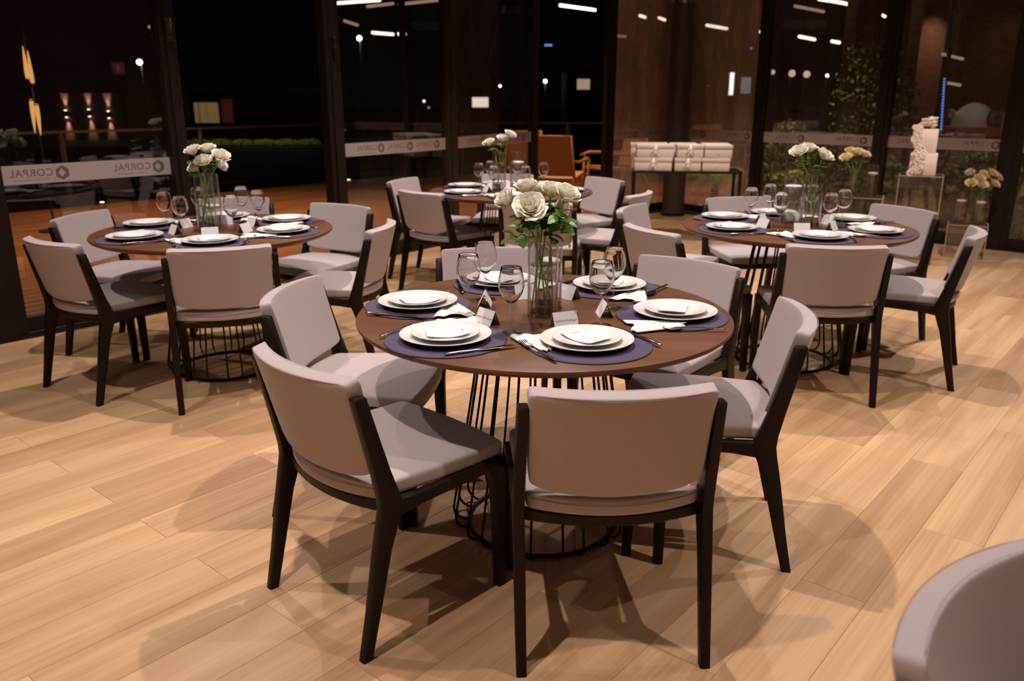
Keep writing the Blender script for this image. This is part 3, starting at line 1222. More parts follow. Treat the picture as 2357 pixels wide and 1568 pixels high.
SEATS = {'M': ([-72.4, -132.9, 168.3, 109.3, 53.6, -7.3], [.385, .43, .425, .43, .425, .41]),
         'L': ([-73.2, -135.6, 161.2, 101, 45.2, -14.2], [.415, .412, .42, .42, .42, .40]),
         'R': ([-93.8, -160.3, 139.8, 88.1, 27.1, -36.0], [.404, .40, .42, .42, .42, .40]),
         'B': ([-87, -147, 147, 103, 50, -10], [.41, .40, .41, .41, .41, .41])}
SN = ['front', 'lower left', 'upper left', 'back', 'upper right', 'lower right']
rnd = random.Random(21)
for k in 'MLRB':
    cx, cyy = TB[k]
    angs, rad = SEATS[k]
    for i in range(6):
        a = R(angs[i])
        px, py = cx + rad[i] * math.cos(a), cyy + rad[i] * math.sin(a)
        h = a + PI / 2 + 0.0          # local +y towards the centre of the table
        fx, fy = -math.cos(a), -math.sin(a)
        rx, ry = fy, -fx
        rz = math.atan2(fy, fx) - PI / 2
        seat = '%s seat, %s table' % (SN[i], TN[k])

        def at(r_, f_):
            return (px + rx * r_ + fx * f_, py + ry * r_ + fy * f_)
        # placemat
        o = put('placemat', ME['placemat'], None, (px, py, TZ))
        tag(o, 'round purple woven placemat at the ' + seat, 'placemat', 'purple placemats on the %s table' % TN[k])
        zt = TZ + .0048
        pj = (rnd.uniform(-.008, .008), rnd.uniform(-.008, .008))
        if k == 'M':
            pj = [(-.006, .006), (0, .0), (0, .0), (0, 0), (.0, 0), (.01, -.01)][i]
        o = put('dinner_plate', ME['plate'], None, (*at(*pj), zt))
        tag(o, 'large white dinner plate on its placemat at the ' + seat, 'plate', 'dinner plates on the %s table' % TN[k])
        sp = put('side_plate', ME['small'], None, (*at(*pj), zt + .0062))
        tag(sp, 'small white plate on the dinner plate at the ' + seat, 'plate', 'small plates on the %s table' % TN[k])
        # menu
        mr = rz + rnd.uniform(-.5, .5)
        if k == 'M':
            mr = rz + [R(22), R(-38), R(35), R(10), R(15), R(80)][i]
        t = thing('menu_card', 'white printed menu card on the plates at the ' + seat, 'menu card', (*at(pj[0], pj[1] + .008), zt + .0062 + .0075), mr, 'menu cards on the %s table' % TN[k])
        put('sheet', ME['menu'], t)
        o = put('lettering', tmw, t, (0, .042, .0082), (R(17), 0, 0))
        put('printed_lines', ME['menulines'], t)
        # napkin under the left rim
        nr = rz + R(18) + rnd.uniform(-.1, .1)
        npos = at(-.128, .058)
        if k == 'M':
            npos, nr = [(at(-.135, .050), rz + R(-8)), (at(-.06, .125), rz + R(60)), (at(.05, .135), rz - R(70)), (at(-.125, .05), rz + R(15)), (at(-.135, .07), rz + R(14)), (at(-.135, .055), rz + R(14))][i]
        else:
            npos = at(-.135, .062)
        t = thing('folded_napkin', 'white leaf patterned napkin by the plate at the ' + seat, 'napkin', (*npos, TZ + .0035), nr, 'napkins on the %s table' % TN[k])
        t.scale = (.92, .92, .8)
        put('cloth', ME['napkin'], t)
        put('leaf_print', ME['leafprint'], t)
        # cutlery
        fp, fr, ut, un = at(-.163, -.03), rz + R(10), 'fork', 'fork'
        if (k == 'M' and i in (4, 5)) or (k != 'M' and i in (4,)):
            ut = 'spoon'
            fp, fr = at(-.165, -.055), rz + R(4)
        o = put(ut, ME[ut], None, (*fp, TZ + .0062), (0, 0, fr))
        tag(o, 'steel %s left of the plate at the %s' % (ut, seat), 'cutlery', 'forks and spoons on the %s table' % TN[k])
        kp, kr = at(.158, -.012), rz - R(8) + rnd.uniform(-.06, .06)
        if k == 'M':
            kp, kr = [(at(.158, .02), rz + R(12)), (at(.157, -.015), rz - R(22)), (at(.160, -.02), rz - R(4)), (at(.16, .0), rz - R(10)), (at(.158, .0), rz - R(5)), (at(.158, .02), rz + R(8))][i]
        o = put('knife', ME['knife'], None, (*kp, TZ + .0062), (0, 0, kr))
        tag(o, 'steel knife right of the plate at the ' + seat, 'cutlery', 'knives on the %s table' % TN[k])
        # wine glass
        gl = [(.112, .182), (.091, .179), (.095, .201), (.123, .201), (.099, .307), (.091, .188)][i] if k == 'M' else (.105 + rnd.uniform(-.012, .012), .19 + rnd.uniform(-.01, .014))
        g = thing('wine_glass', 'empty wine glass above the plate at the ' + seat, 'glass', (*at(*gl), TZ), rnd.uniform(0, 6), 'wine glasses on the %s table' % TN[k])
        put('bowl', ME['bowl'], g)
        put('stem', ME['gstem'], g)
        # place card
        cp = [(.005, .212), (-.040, .212), (-.058, .216), (-.016, .217), (.046, .206), (-.008, .213)][i] if k == 'M' else (-.02 + rnd.uniform(-.012, .012), .212)
        cr = rz + ([R(4), R(-8), R(10), R(4), R(-12), R(12)][i] if k == 'M' else rnd.uniform(-.12, .12))
        t = thing('place_card', 'white folded name card above the plate at the ' + seat, 'place card', (*at(*cp), TZ), cr, 'place cards on the %s table' % TN[k])
        t['category'] = 'place card'
        put('card', ME['card'], t)
        tilt = math.atan2(.045, .022)
        pos = (0, -.0131, .0215)
        if (k, i) in NAMES:
            put('handwriting', text_mesh(NAMES[(k, i)], .0098, M['ink'], 'handwriting', shear=.25, extrude=.0001), t, pos, (tilt, 0, 0))
        elif k == 'M':
            put('handwriting', scribble(i), t, pos, (tilt, 0, 0))

# ------------------------------------------------------------------ roses


def petal_sheet(mb, rot, r0, h, w, curl, lean, z0, n=6):
    """one cupped petal: base at radius ~r0, height h, width w (angle), outward lean and rim curl"""
    def f(u, v):
        a = (u - .5) * w * (1 - .25 * v * v)
        edge = 1 - .22 * (abs(u - .5) * 2) ** 3
        zz = h * v * edge
        rr = r0 * (0.35 + .65 * math.sin(min(1, v * 1.15) * PI / 2)) + lean * v * v * h + curl * max(0, v - .72) ** 1.3
        zz -= curl * .55 * max(0, v - .8)
        wob = 1 + .05 * math.sin(u * 11 + rot * 3)
        return (rr * wob * math.cos(rot + a), rr * wob * math.sin(rot + a), z0 + zz)
    mb.grid(f, n, 6)


def rose_head(seed, openness):
    rnd_ = random.Random(seed)
    inner, outer = MB(), MB()
    ga = 2.4
    k = 0
    layers = [(.006, .030, 2.6, 0, 0), (.009, .032, 2.3, 0, .02), (.013, .033, 2.0, .01, .04), (.017, .034, 1.7, .02, .1), (.021, .035, 1.6, .03, .2), (.0245, .0345, 1.5, .05, .32), (.028, .032, 1.5, .07, .5)]
    counts = [2, 3, 3, 4, 5, 5, 5]
    for li, (r, h, w, c, le) in enumerate(layers):
        for j in range(counts[li]):
            rot = k * ga + rnd_.uniform(-.15, .15)
            k += 1
            tgt = inner if li < 2 else outer
            petal_sheet(tgt, rot, r * (.9 + .25 * openness), h * rnd_.uniform(.93, 1.05) * (1.15 - .15 * openness), w, c * (.4 + openness) * 1.0 * .35, le * openness * 1.15, -.002 * li)
    hi = inner.mesh('heart', M['petal'], recalc=False, solid=.0009, sub=1)
    ho = outer.mesh('petals', M['petal'], recalc=False, solid=.0010, sub=1)
    return hi, ho


HEADS = [rose_head(1, .25), rose_head(2, .72), rose_head(3, .5), rose_head(4, .62)]
IVORY = []
for hi, ho in HEADS:
    b = ho.copy()
    b.materials.clear()
    b.materials.append(M['petal_y'])
    a = hi.copy()
    a.materials.clear()
    a.materials.append(M['petal_y'])
    IVORY.append((a, b))
cal = MB()
for k in range(5):
    a = 2 * PI * k / 5

    def fc(u, v, a=a):
        w = .006 * math.sin(PI * min(1, .15 + v * .85)) * (1 - v * .6)
        r_ = .004 + .022 * v
        z = -.003 - .010 * v * v + .004 * v
        x = r_
        yy = (u - .5) * 2 * w
        return (x * math.cos(a) - yy * math.sin(a), x * math.sin(a) + yy * math.cos(a), z)
    cal.grid(fc, 2, 5)
cal.lathe([(.0, -.012), (.005, -.010), (.007, -.004), (.006, .002), (.0, .003)], 10)
ME['calyx'] = cal.mesh('calyx', M['stem'], recalc=False)


def leaf_mesh(mat_):
    m = MB()

    def f(u, v):
        w = .0185 * math.sin(PI * v ** .8) ** .75
        x = (u - .5) * 2 * w
        return (x, .048 * v, -.010 * v * v + abs(x) * .25 + .0006 * math.sin(v * 40))
    m.grid(f, 6, 12)
    return m.mesh('leaf', mat_, recalc=False, solid=.0005)


ME['leaf'] = leaf_mesh(M['leaf'])
ME['leafy'] = leaf_mesh(M['leaf_y'])


def bez(p0, p1, p2, p3, n):
    out = []
    for i in range(n + 1):
        t = i / n
        out.append(p0 * (1 - t) ** 3 + p1 * 3 * t * (1 - t) ** 2 + p2 * 3 * t * t * (1 - t) + p3 * t ** 3)
    return out


def rose(label, group, head, foot, mouth, kind, axis, scale=1.0, ivory=False, leaves=3, seed=0, cat='rose', leafy=False, small=False):
    """head: centre of the bloom; mouth: where the stem crosses the vase rim; foot: its end in the water"""
    rd = random.Random(seed)
    head, foot, mouth = Vector(head), Vector(foot), Vector(mouth)
    t = thing('rose', label, cat, tuple(head), 0, group)
    ax = Vector(axis).normalized()
    q = Vector((0, 0, 1)).rotation_difference(ax).to_euler()
    hm = (IVORY if ivory else HEADS)[kind]
    base = -ax * .017 * scale
    for nm, me in (('heart', hm[0]), ('petals', hm[1])):
        o = put(nm, me, t, base, q)
        o.scale = (scale,) * 3
    o = put('calyx', ME['calyx'], t, base, q)
    o.scale = (scale,) * 3
    b = head + base
    pts = bez(b, b - ax * .03, mouth + (b - mouth) * .35 + Vector((0, 0, -.01)), mouth, 7)[:-1] + bez(mouth, mouth + (foot - mouth) * .3, foot + (mouth - foot) * .4, foot, 6)
    MB().tube([p - head for p in pts], .0028 if not small else .003, 6).build('stem', M['stem'], t)
    for k in range(leaves):
        f = .35 + .5 * k / max(1, leaves)
        p = pts[max(1, min(6, int(1 + f * 6)))] - head
        a = rd.uniform(0, 2 * PI)
        for j in range(3 if not small else 1):
            o = put('leaf', ME['leafy'] if leafy else ME['leaf'], t, p + Vector((math.cos(a), math.sin(a), .1)) * (.004 + .012 * (j > 0)), (rd.uniform(-.2, .5), rd.uniform(-.3, .3), a - PI / 2 + (0, .9, -.9)[j] + rd.uniform(-.2, .2)))
            s_ = rd.uniform(.75, 1.1) * (.85 if j else 1)
            o.scale = (s_,) * 3
    return t


def spray(t, root_, targets, leafy=False, seed=0):
    """compound rose leaves: a petiole from the stem to each target with five leaflets"""
    rd = random.Random(seed)
    o_ = Vector(t.location)
    r0 = Vector(root_) - o_
    for tg in targets:
        e = Vector(tg) - o_
        mid = (r0 + e) / 2 + Vector((0, 0, .008))
        MB().tube([r0, mid, e], [.0014, .0011, .0008], 5).build('leaf_stalk', M['stem'], t)
        d = e - mid
        az = math.atan2(d.y, d.x) - PI / 2
        for f_, da in ((1, 0), (.72, .95), (.72, -.95), (.35, 1.1), (.35, -1.1)):
            p = mid + (e - mid) * f_ if f_ > .4 else r0 + (mid - r0) * .9
            o = put('leaf', ME['leafy'] if leafy else ME['leaf'], t, p, (rd.uniform(-.35, .45), rd.uniform(-.6, .6), az + da + rd.uniform(-.25, .25)))
            s_ = rd.uniform(.90, 1.15) * (1 if f_ == 1 else .85)
            o.scale = (s_,) * 3


def vase_set(cx, cyy, zb, r, h, water, label, group=None, candle=False, clabel=None, seg=48, cgroup=None):
    """clear cylinder with water (and a floating candle)"""
    t = thing('cylinder_vase', label, 'vase', (cx, cyy, zb), 0, group)
    MB().lathe([(r - .0015, .0), (r, .002), (r, h - .001), (r - .0012, h), (r - .003, h - .001), (r - .003, .012), (0, .012)], seg).build('glass_wall', M['vase'], t, auto=40)
    MB().lathe([(0, 0), (r - .0015, 0), (r - .0035, .0115), (0, .0115)], seg).build('thick_base', M['stemglass'], t, auto=40)
    MB().lathe([(0, .0122), (r - .0034, .0122), (r - .0034, water), (0, water)], seg).build('water', M['water'], t, auto=40)
    MB().tube([((r - .0015) * math.cos(2 * PI * k / 40), (r - .0015) * math.sin(2 * PI * k / 40), h) for k in range(40)], .0013, 6, closed=True).build('rim', M['stemglass'], t)
    if candle:
        c = thing('floating_candle', clabel, 'candle', (cx, cyy, zb + water - .008), 0, cgroup)
        rc = r * .86
        MB().lathe([(0, -.006), (rc * .45, -.004), (rc * .85, .004), (rc, .011), (rc * .97, .016), (rc * .8, .0195), (rc * .3, .0205), (0, .0195)], 36).build('wax', M['candle'], c)
        MB().tube([(0, 0, .018), (.001, 0, .030)], .0012, 6).build('wick', M['wick'], c)
    return t


# near table
VX, VY = .098, 2.55
vase_set(VX, VY, TZ, .049, .275, .165, 'tall clear glass cylinder vase of white roses on the near table')
vase_set(VX + .022, VY + .115, TZ, .046, .262, .150, 'clear cylinder behind the rose vase on the near table', candle=True, clabel='white candle floating behind the rose vase on the near table')
near = [
    ((1159, 454), 2.50, 0, (-.55, -.25, .55), 1.02, 'leftmost white rose bud of the near vase, leaning left'),
    ((1220, 473), 2.44, 1, (.05, -.72, .62), 1.10, 'large open white rose facing forward in the near vase'),
    ((1210, 423), 2.50, 2, (-.15, -.05, 1), .98, 'upright white rose at the upper left of the near vase'),
    ((1243, 434), 2.57, 0, (.15, -.1, .9), .95, 'white rose bud in the middle of the near bouquet'),
    ((1270, 431), 2.56, 2, (.1, -.2, 1), 1.02, 'round white rose behind the others in the near vase'),
    ((1309, 441), 2.50, 3, (.45, -.30, .9), 1.06, 'open white rose at the upper right of the near vase'),
    ((1298, 476), 2.60, 2, (.6, -.25, .05), 1.0, 'drooping white rose at the right of the near vase'),
]
for n, ((px, py), Y, kd, ax, sc, lab) in enumerate(near):
    hd = dep(px, py, Y)
    a = 2 * PI * n / 7 + .4
    foot = (VX + .036 * math.cos(a), VY + .036 * math.sin(a), TZ + .016)
    dx = hd.x - VX
    mouth = (VX + max(-.035, min(.035, dx * .35)), VY + (-.02 if Y < 2.52 else .02), TZ + .27)
    t = rose(lab, 'white roses in the near vase', hd, foot, mouth, kd, ax, sc, leaves=2, seed=n + 1, leafy=(n % 3 == 2))
    tg = {0: [(1196, 505, 2.47), (1180, 548, 2.50)], 1: [(1210, 552, 2.44), (1218, 515, 2.46)], 2: [(1245, 525, 2.52)], 3: [(1262, 512, 2.54), (1240, 490, 2.56)], 4: [(1272, 548, 2.5), (1268, 480, 2.58)],
          5: [(1292, 535, 2.50), (1285, 500, 2.47)], 6: [(1303, 515, 2.6)]}[n]
    mv = Vector(mouth)
    spray(t, mv + (Vector(hd) - mv) * .25, [dep(*q) for q in tg], leafy=(n in (0, 5)), seed=n)

# left table vase
lv = fl(479, 527, TZ)
vase_set(lv.x, lv.y, TZ, .050, .275, .165, 'clear cylinder vase of roses on the left table', seg=40)
vase_set(lv.x - .015, lv.y + .125, TZ, .050, .275, .10, 'clear candle cylinder behind the rose vase of the left table', candle=True, clabel='white candle floating behind the left table roses', seg=40)
left = [((440, 342), -.05, 2, (-.35, -.2, .9), 'upper left cream rose of the left table vase'),
        ((476, 337), .03, 3, (.0, -.15, 1), 'topmost cream rose of the left table vase'),
        ((467, 367), -.04, 3, (.0, -.5, .85), 'middle cream rose of the left table vase'),
        ((510, 356), -.03, 1, (.45, -.4, .8), 'large cream rose at the right of the left table vase'),
        ((511, 376), .05, 2, (.6, -.1, .3), 'half hidden cream rose at the right of the left table vase'),
        ((444, 383), -.02, 0, (-.4, -.35, .7), 'lowest cream rose bud of the left table vase')]
for n, ((px, py), dy, kd, ax, lab) in enumerate(left):
    hd = dep(px, py, lv.y + dy)
    a = 2 * PI * n / 6
    dx = hd.x - lv.x
    rose(lab, 'roses in the left table vase', hd, (lv.x + .035 * math.cos(a), lv.y + .035 * math.sin(a), TZ + .016), (lv.x + max(-.036, min(.036, dx * .4)), lv.y, TZ + .27), kd, ax, 1.05, leaves=2, seed=30 + n, leafy=True)

# right table vase and candle
rv = fl(1864, 520, TZ)
vase_set(rv.x, rv.y, TZ, .050, .275, .18, 'clear cylinder vase of roses on the right table', seg=40)
rc = fl(1822, 512, TZ)
vase_set(rc.x, rc.y + .02, TZ, .054, .275, .19, 'clear candle cylinder left of the roses on the right table', candle=True, clabel='white candle floating in the right table cylinder', seg=40)
right = [((1838, 345), 0, 3, (-.35, -.3, .8), 'leftmost cream rose of the right table vase'),
         ((1862, 336), .06, 2, (.1, -.1, 1), 'topmost cream rose of the right table vase'),
         ((1902, 353), -.03, 1, (.5, -.35, .8), 'large cream rose leaning right from the right table vase')]
for n, ((px, py), dy, kd, ax, lab) in enumerate(right):
    hd = dep(px, py, rv.y + dy)
    a = 2 * PI * n / 3 + .5
    dx = hd.x - rv.x
    rose(lab, 'roses in the right table vase', hd, (rv.x + .03 * math.cos(a), rv.y + .03 * math.sin(a), TZ + .016), (rv.x + max(-.036, min(.036, dx * .4)), rv.y, TZ + .27), kd, ax, 1.12, leaves=3, seed=50 + n, leafy=True)

# far middle table vase and candle
bx, by = TB['B']
vase_set(bx - .085, by + .02, TZ, .050, .275, .17, 'clear cylinder vase of roses on the far middle table', seg=32)
vase_set(bx + .050, by + .0, TZ, .056, .275, .20, 'clear candle cylinder on the far middle table', candle=True, clabel='white candle floating in the far middle table cylinder', seg=32)
far = [((1124, 325), 0, 3, (-.3, -.2, .9), 'left cream rose of the far middle table vase'),
       ((1157, 316), .02, 2, (.1, -.3, .9), 'middle cream rose of the far middle table vase'),
       ((1176, 307), .0, 3, (.4, -.2, .8), 'right cream rose of the far middle table vase')]
for n, ((px, py), dy, kd, ax, lab) in enumerate(far):
    hd = dep(px, py, by + dy)
    a = 2 * PI * n / 3
    vx = bx - .085
    rose(lab, 'roses in the far middle table vase', hd, (vx + .03 * math.cos(a), by + .02 + .03 * math.sin(a), TZ + .016), (vx + max(-.034, min(.034, (hd.x - vx) * .4)), by + .02, TZ + .27), kd, ax, 1.12, leaves=2, seed=70 + n, leafy=True)

# ------------------------------------------------------------------ acrylic plinths with cake, candles and roses


def plinth(cx, cyy, w, d, h, rz, label):
    t = thing('acrylic_plinth', label, 'plinth', (cx, cyy, 0), rz, 'clear acrylic display plinths')
    m = MB()
    th = .006
    x, y = w / 2, d / 2
    MB().box(-x, x, -y, y, h - th, h).build('top_panel', M['acrylic'], t, smooth=False)
    for a in ((-x, x, -y, -y + th), (-x, x, y - th, y), (-x, -x + th, -y + th, y - th), (x - th, x, -y + th, y - th)):
        MB().box(a[0], a[1], a[2], a[3], 0, h - th).build('side_panel', M['acrylic'], t, smooth=False)
    e = MB()
    r_ = .0035
    for sx in (-1, 1):
        for sy in (-1, 1):
            e.box(sx * x - r_, sx * x + r_, sy * y - r_, sy * y + r_, 0, h)
    for z in (h,):
        e.box(-x - r_, x + r_, -y - r_, -y + r_, z - .006, z + .0005)
        e.box(-x - r_, x + r_, y - r_, y + r_, z - .006, z + .0005)
        e.box(-x - r_, -x + r_, -y - r_, y + r_, z - .006, z + .0005)
        e.box(x - r_, x + r_, -y - r_, y + r_, z - .006, z + .0005)
    e.build('bright_edges', M['acrylic_edge'], t, smooth=False)
    return t


PT = fl(2121, 402.5, .76)
plinth(PT.x, PT.y, .34, .26, .76, R(-26), 'tall clear acrylic plinth carrying the white cake')
PLo = fl(2228, 515, .30)
plinth(PLo.x, PLo.y, .32, .24, .30, R(-28), 'low clear acrylic plinth right of the cake plinth')
PLe = fl(1985, 452, .56)
plinth(PLe.x, PLe.y, .34, .26, .56, R(-26), 'middle height acrylic plinth left of the cake plinth')

# cake: two square tiers with a ruffled wafer cascade
cz = .7605
ck = thing('tiered_cake', 'two tier white square cake with ruffled wafer cascade on the tall plinth', 'cake', (PT.x - .0, PT.y, cz), R(-26))
MB().box(-.105, .105, -.085, .085, 0, .185).build('lower_tier', M['fondant'], ck, bevel=.006, auto=35)
MB().box(-.068, .086, -.06, .06, .1855, .385).build('upper_tier', M['fondant'], ck, bevel=.006, auto=35)
rf = MB()
rr = random.Random(4)
for k in range(46):
    u = k / 45
    x = -.075 + .055 * math.sin(u * 5.2) * (1 - .2 * u) + rr.uniform(-.03, .03) + (.03 if u > .5 else 0)
    z = .01 + .40 * u
    y = -.094 if z < .19 else -.069
    rr_ = rr.uniform(.020, .034)
    ph = rr.uniform(0, 6)
    tilt = rr.uniform(-.6, .6)

    def fr(a_, v, x=x, y=y, z=z, rr_=rr_, ph=ph, tilt=tilt):
        an = a_ * 2 * PI
        q = rr_ * v
        wob = .008 * v * math.sin(an * 5 + ph)
        return (x + q * math.cos(an + tilt), y - .004 - abs(wob) - .006 * v, z + q * math.sin(an + tilt) * 1.1)
    rf.grid(fr, 16, 3)
for k in range(16):
    a0 = k * .9
    rr_ = rr.uniform(.025, .035)
    x, y, z = .0 + .035 * math.cos(a0), .03 * math.sin(a0), .392 + .004 * k

    def fr2(a_, v, x=x, y=y, z=z, rr_=rr_, a0=a0):
        an = a_ * 2 * PI
        q = rr_ * v
        return (x + q * math.cos(an), y + q * math.sin(an), z + .03 * v * v + .008 * v * math.sin(an * 4 + a0))
    rf.grid(fr2, 16, 3)
rf.build('wafer_ruffles', M['fondant'], ck, recalc=False, solid=.002)


def on(px, py, z, dx=0, dy=0):
    p = fl(px, py, z)
    return p.x + dx, p.y + dy


x, y = on(2003, 450, .56)
vase_set(x, y, .5606, .050, .27, .19, 'tall candle cylinder on the middle height plinth', candle=True, clabel='white candle floating on the middle height plinth', seg=32)
x, y = on(1962, 447, .56, 0, .0)
vase_set(x, y, .5606, .046, .22, .15, 'clear vase of cream roses on the middle height plinth', seg=32)
disp = [((1946, 360), -.03, 3), ((1962, 352), .03, 2), ((1978, 347), .0, 3), ((1992, 352), .02, 1), ((1958, 345), .07, 2)]
PLN = ['leftmost', 'front middle', 'topmost', 'rightmost', 'rear']
for n, ((px, py), dy, kd) in enumerate(disp):
    hd = dep(px, py, y + dy)
    rose('%s cream rose in the vase on the middle height plinth' % PLN[n], 'roses on the middle height plinth', hd, (x + .02 * math.cos(n), y + .02 * math.sin(n), .578), (x + (hd.x - x) * .3, y, .76), kd, (hd.x - x, -.1, .25), 1.25, ivory=True, leaves=1, seed=90 + n, leafy=True, small=True)
x1, y1 = on(2206, 511, .30)
vase_set(x1, y1, .3006, .052, .27, .19, 'left candle cylinder on the low plinth', candle=True, clabel='white candle floating in the left cylinder of the low plinth', seg=32)
x2, y2 = on(2250, 514, .30)
vase_set(x2 - .0, y2 - .01, .3006, .052, .27, .185, 'right candle cylinder on the low plinth', candle=True, clabel='white candle floating in the right cylinder of the low plinth', seg=32)
x3, y3 = x2 + .03, y2 + .115
plast = vase_set(x3, y3, .3006, .044, .26, .16, 'clear vase of ivory roses at the rear of the low plinth', seg=32)
disp = [((2233, 396), 0, 0), ((2236, 419), -.03, 3), ((2256, 408), 0, 2), ((2268, 400), .03, 3), ((2262, 422), -.04, 1), ((2287, 396), 0, 2), ((2300, 405), .02, 3), ((2292, 420), -.03, 1), ((2278, 412), .05, 2)]
QN = ['far left', 'lower left', 'left middle', 'top middle', 'lower middle', 'top right', 'far right', 'lower right', 'rear middle']
for n, ((px, py), dy, kd) in enumerate(disp):
    hd = dep(px, py, y3 + dy)
    rose('%s ivory rose in the bouquet on the low plinth' % QN[n], 'roses on the low plinth', hd, (x3 + .02 * math.cos(n), y3 + .02 * math.sin(n), .318), (x3 + (hd.x - x3) * .2, y3, .555), kd, (hd.x - x3, -.15, .2), 1.2, ivory=True, leaves=1, seed=110 + n, small=True)

# ------------------------------------------------------------------ gift table with boxes
gt = thing('side_table', 'black framed side table stacked with white gift boxes before the column', 'table', (1.745, 8.42, 0), R(-7))
MB().box(-.53, .53, -.24, .24, .685, .705).build('table_top', M['black_metal'], gt, smooth=False, bevel=.003)
for sx in (-1, 1):
    for sy in (-1, 1):
        MB().box(sx * .512 - .014, sx * .512 + .014, sy * .222 - .014, sy * .222 + .014, 0, .685).build('leg', M['black_metal'], gt, smooth=False)
    MB().box(sx * .512 - .014, sx * .512 + .014, -.208, .208, 0, .028).build('foot_rail', M['black_metal'], gt, smooth=False)


def gift_box(w, d, h, ribbon=True):
    t = thing('gift_box', 'x', 'box')
    MB().box(-w / 2, w / 2, -d / 2, d / 2, 0, h * .72).build('box_body', M['box_paper'], t, bevel=.003, auto=40)
    MB().box(-w / 2 - .004, w / 2 + .004, -d / 2 - .004, d / 2 + .004, h * .72 + .0005, h).build('lid', M['box_paper'], t, bevel=.003, auto=40)
    if ribbon:
        m = MB().box(-.009, .009, -d / 2 - .0055, -d / 2 - .0042, 0.002, h)
        m.box(-.009, .009, -d / 2 - .005, d / 2 + .005, h + .0002, h + .0012)
        for s in (-1, 1):
            m.tube([(0, -d / 2 - .006, h * .55), (s * .02, -d / 2 - .014, h * .75), (s * .035, -d / 2 - .012, h * .62), (s * .018, -d / 2 - .009, h * .5), (0, -d / 2 - .006, h * .55)], .0045, 6)
            m.tube([(0, -d / 2 - .006, h * .52), (s * .018, -d / 2 - .010, h * .25), (s * .030, -d / 2 - .008, h * .04)], .0045, 6)
        m.build('ribbon', M['ribbon'], t)
    else:
        MB().tube([(-.012, -d / 2 - .001, h * .42), (0, -d / 2 - .003, h * .34), (.012, -d / 2 - .001, h * .42)], .0025, 6).build('clasp', M['ribbon'], t)
    return t


gb1, gb2 = gift_box(.36, .20, .125), gift_box(.25, .20, .125)
gb3 = gift_box(.26, .20, .125, False)
gz = .7055
cols = [(gb1, -.33, -.125, 'left', 0), (gb2, .005, -.125, 'middle', 0), (gb3, .275, -.125, 'right', 0)]
ca, sa = math.cos(R(-7)), math.sin(R(-7))


def gpos(lx, ly, z):
    return (1.745 + ca * lx - sa * ly, 8.42 + sa * lx + ca * ly, z)


for pr, lx, ly, nm, rr0 in cols:
    for lvl, ln in ((0, 'bottom'), (1, 'top')):
        dup(pr, gpos(lx + .012 * lvl, ly + .004 * lvl, gz + lvl * .1270), R(-7 + (2 if lvl else -1)), 'white gift box, %s layer at the front %s of the stack' % (ln, nm), 'white gift boxes on the side table')
for lx, nm in ((-.36, 'left'), (-.02, 'middle'), (.30, 'right')):
    for lvl, ln in ((0, 'bottom'), (1, 'top')):
        dup(gb1 if nm == 'left' else gb3, gpos(lx - .01 * lvl, .110, gz + lvl * .1270), R(-7), 'white gift box, %s layer at the rear %s of the stack' % (ln, nm), 'white gift boxes on the side table')
for g in (gb1, gb2, gb3):
    remove_tree(g)

# ------------------------------------------------------------------ outside: deck, railing, garden, lights of the town


def deck_in(u, v):
    x, y = world_of(u, v)
    return not inside_room(x, y)


dk = plank_mesh('wooden_deck', M['deck'], 3.0, (-10, 62), -12, 18, lambda u, v: deck_in(u, v) and v < 3.0 + 8.7 and world_of(u, v)[0] < 3.0 and world_of(u, v)[1] < 15.5 and world_of(u, v)[1] > 1.5, -.02, .014, (0, 1.3), .14, 1.3)
dk.name = 'wooden_deck'
tag(dk, 'orange hardwood plank deck outside the open glass doors', 'deck', kind='structure')
dk.name = 'trim_50'
tag(MB().box(-120, 120, -20, 160, -1.2, -1.1).build('ground', M['lawn'], smooth=False), kind='structure')
tag(MB().add([(2.0, 10.9, -.03), (5.0, 8.0, -.03), (14, 10, -.03), (14, 22, -.03), (2.2, 16, -.03)], [(0, 1, 2, 3, 4)]).build('garden_bed', M['earth'], smooth=False, recalc=False), kind='structure')


M['rail'] = mat('grey_steel_rail', (.11, .09, .095), .5)


def railing(pts, h, label, step=1.6):
    t = thing('deck_railing', label, 'railing', (0, 0, 0), 0, None)
    P = [Vector((*p, 0)) for p in pts]
    tr = MB()
    for a, b in zip(P[:-1], P[1:]):
        tr.obox(a, b, .05, h - .03, h)
        L = (b - a).length
        n = max(1, int(L / step))
        for k in range(n):
            p = a + (b - a) * k / n
            MB().box(p.x - .025, p.x + .025, p.y - .025, p.y + .025, -.02, h - .03).build('post', M['rail'], t, smooth=False)
    tr.build('top_rail', M['rail'], t, smooth=False)
    bt = MB()
    for a, b in zip(P[:-1], P[1:]):
        bt.obox(a, b, .03, .08, .11)
    bt.build('bottom_rail', M['frame'], t, smooth=False)
    return t


railing([(-9.0, 8.9), (-4.75, 12.9), (-3.1, 14.5), (-.9, 15.2), (2.9, 15.4)], .95, 'dark metal railing at the far edge of the deck')

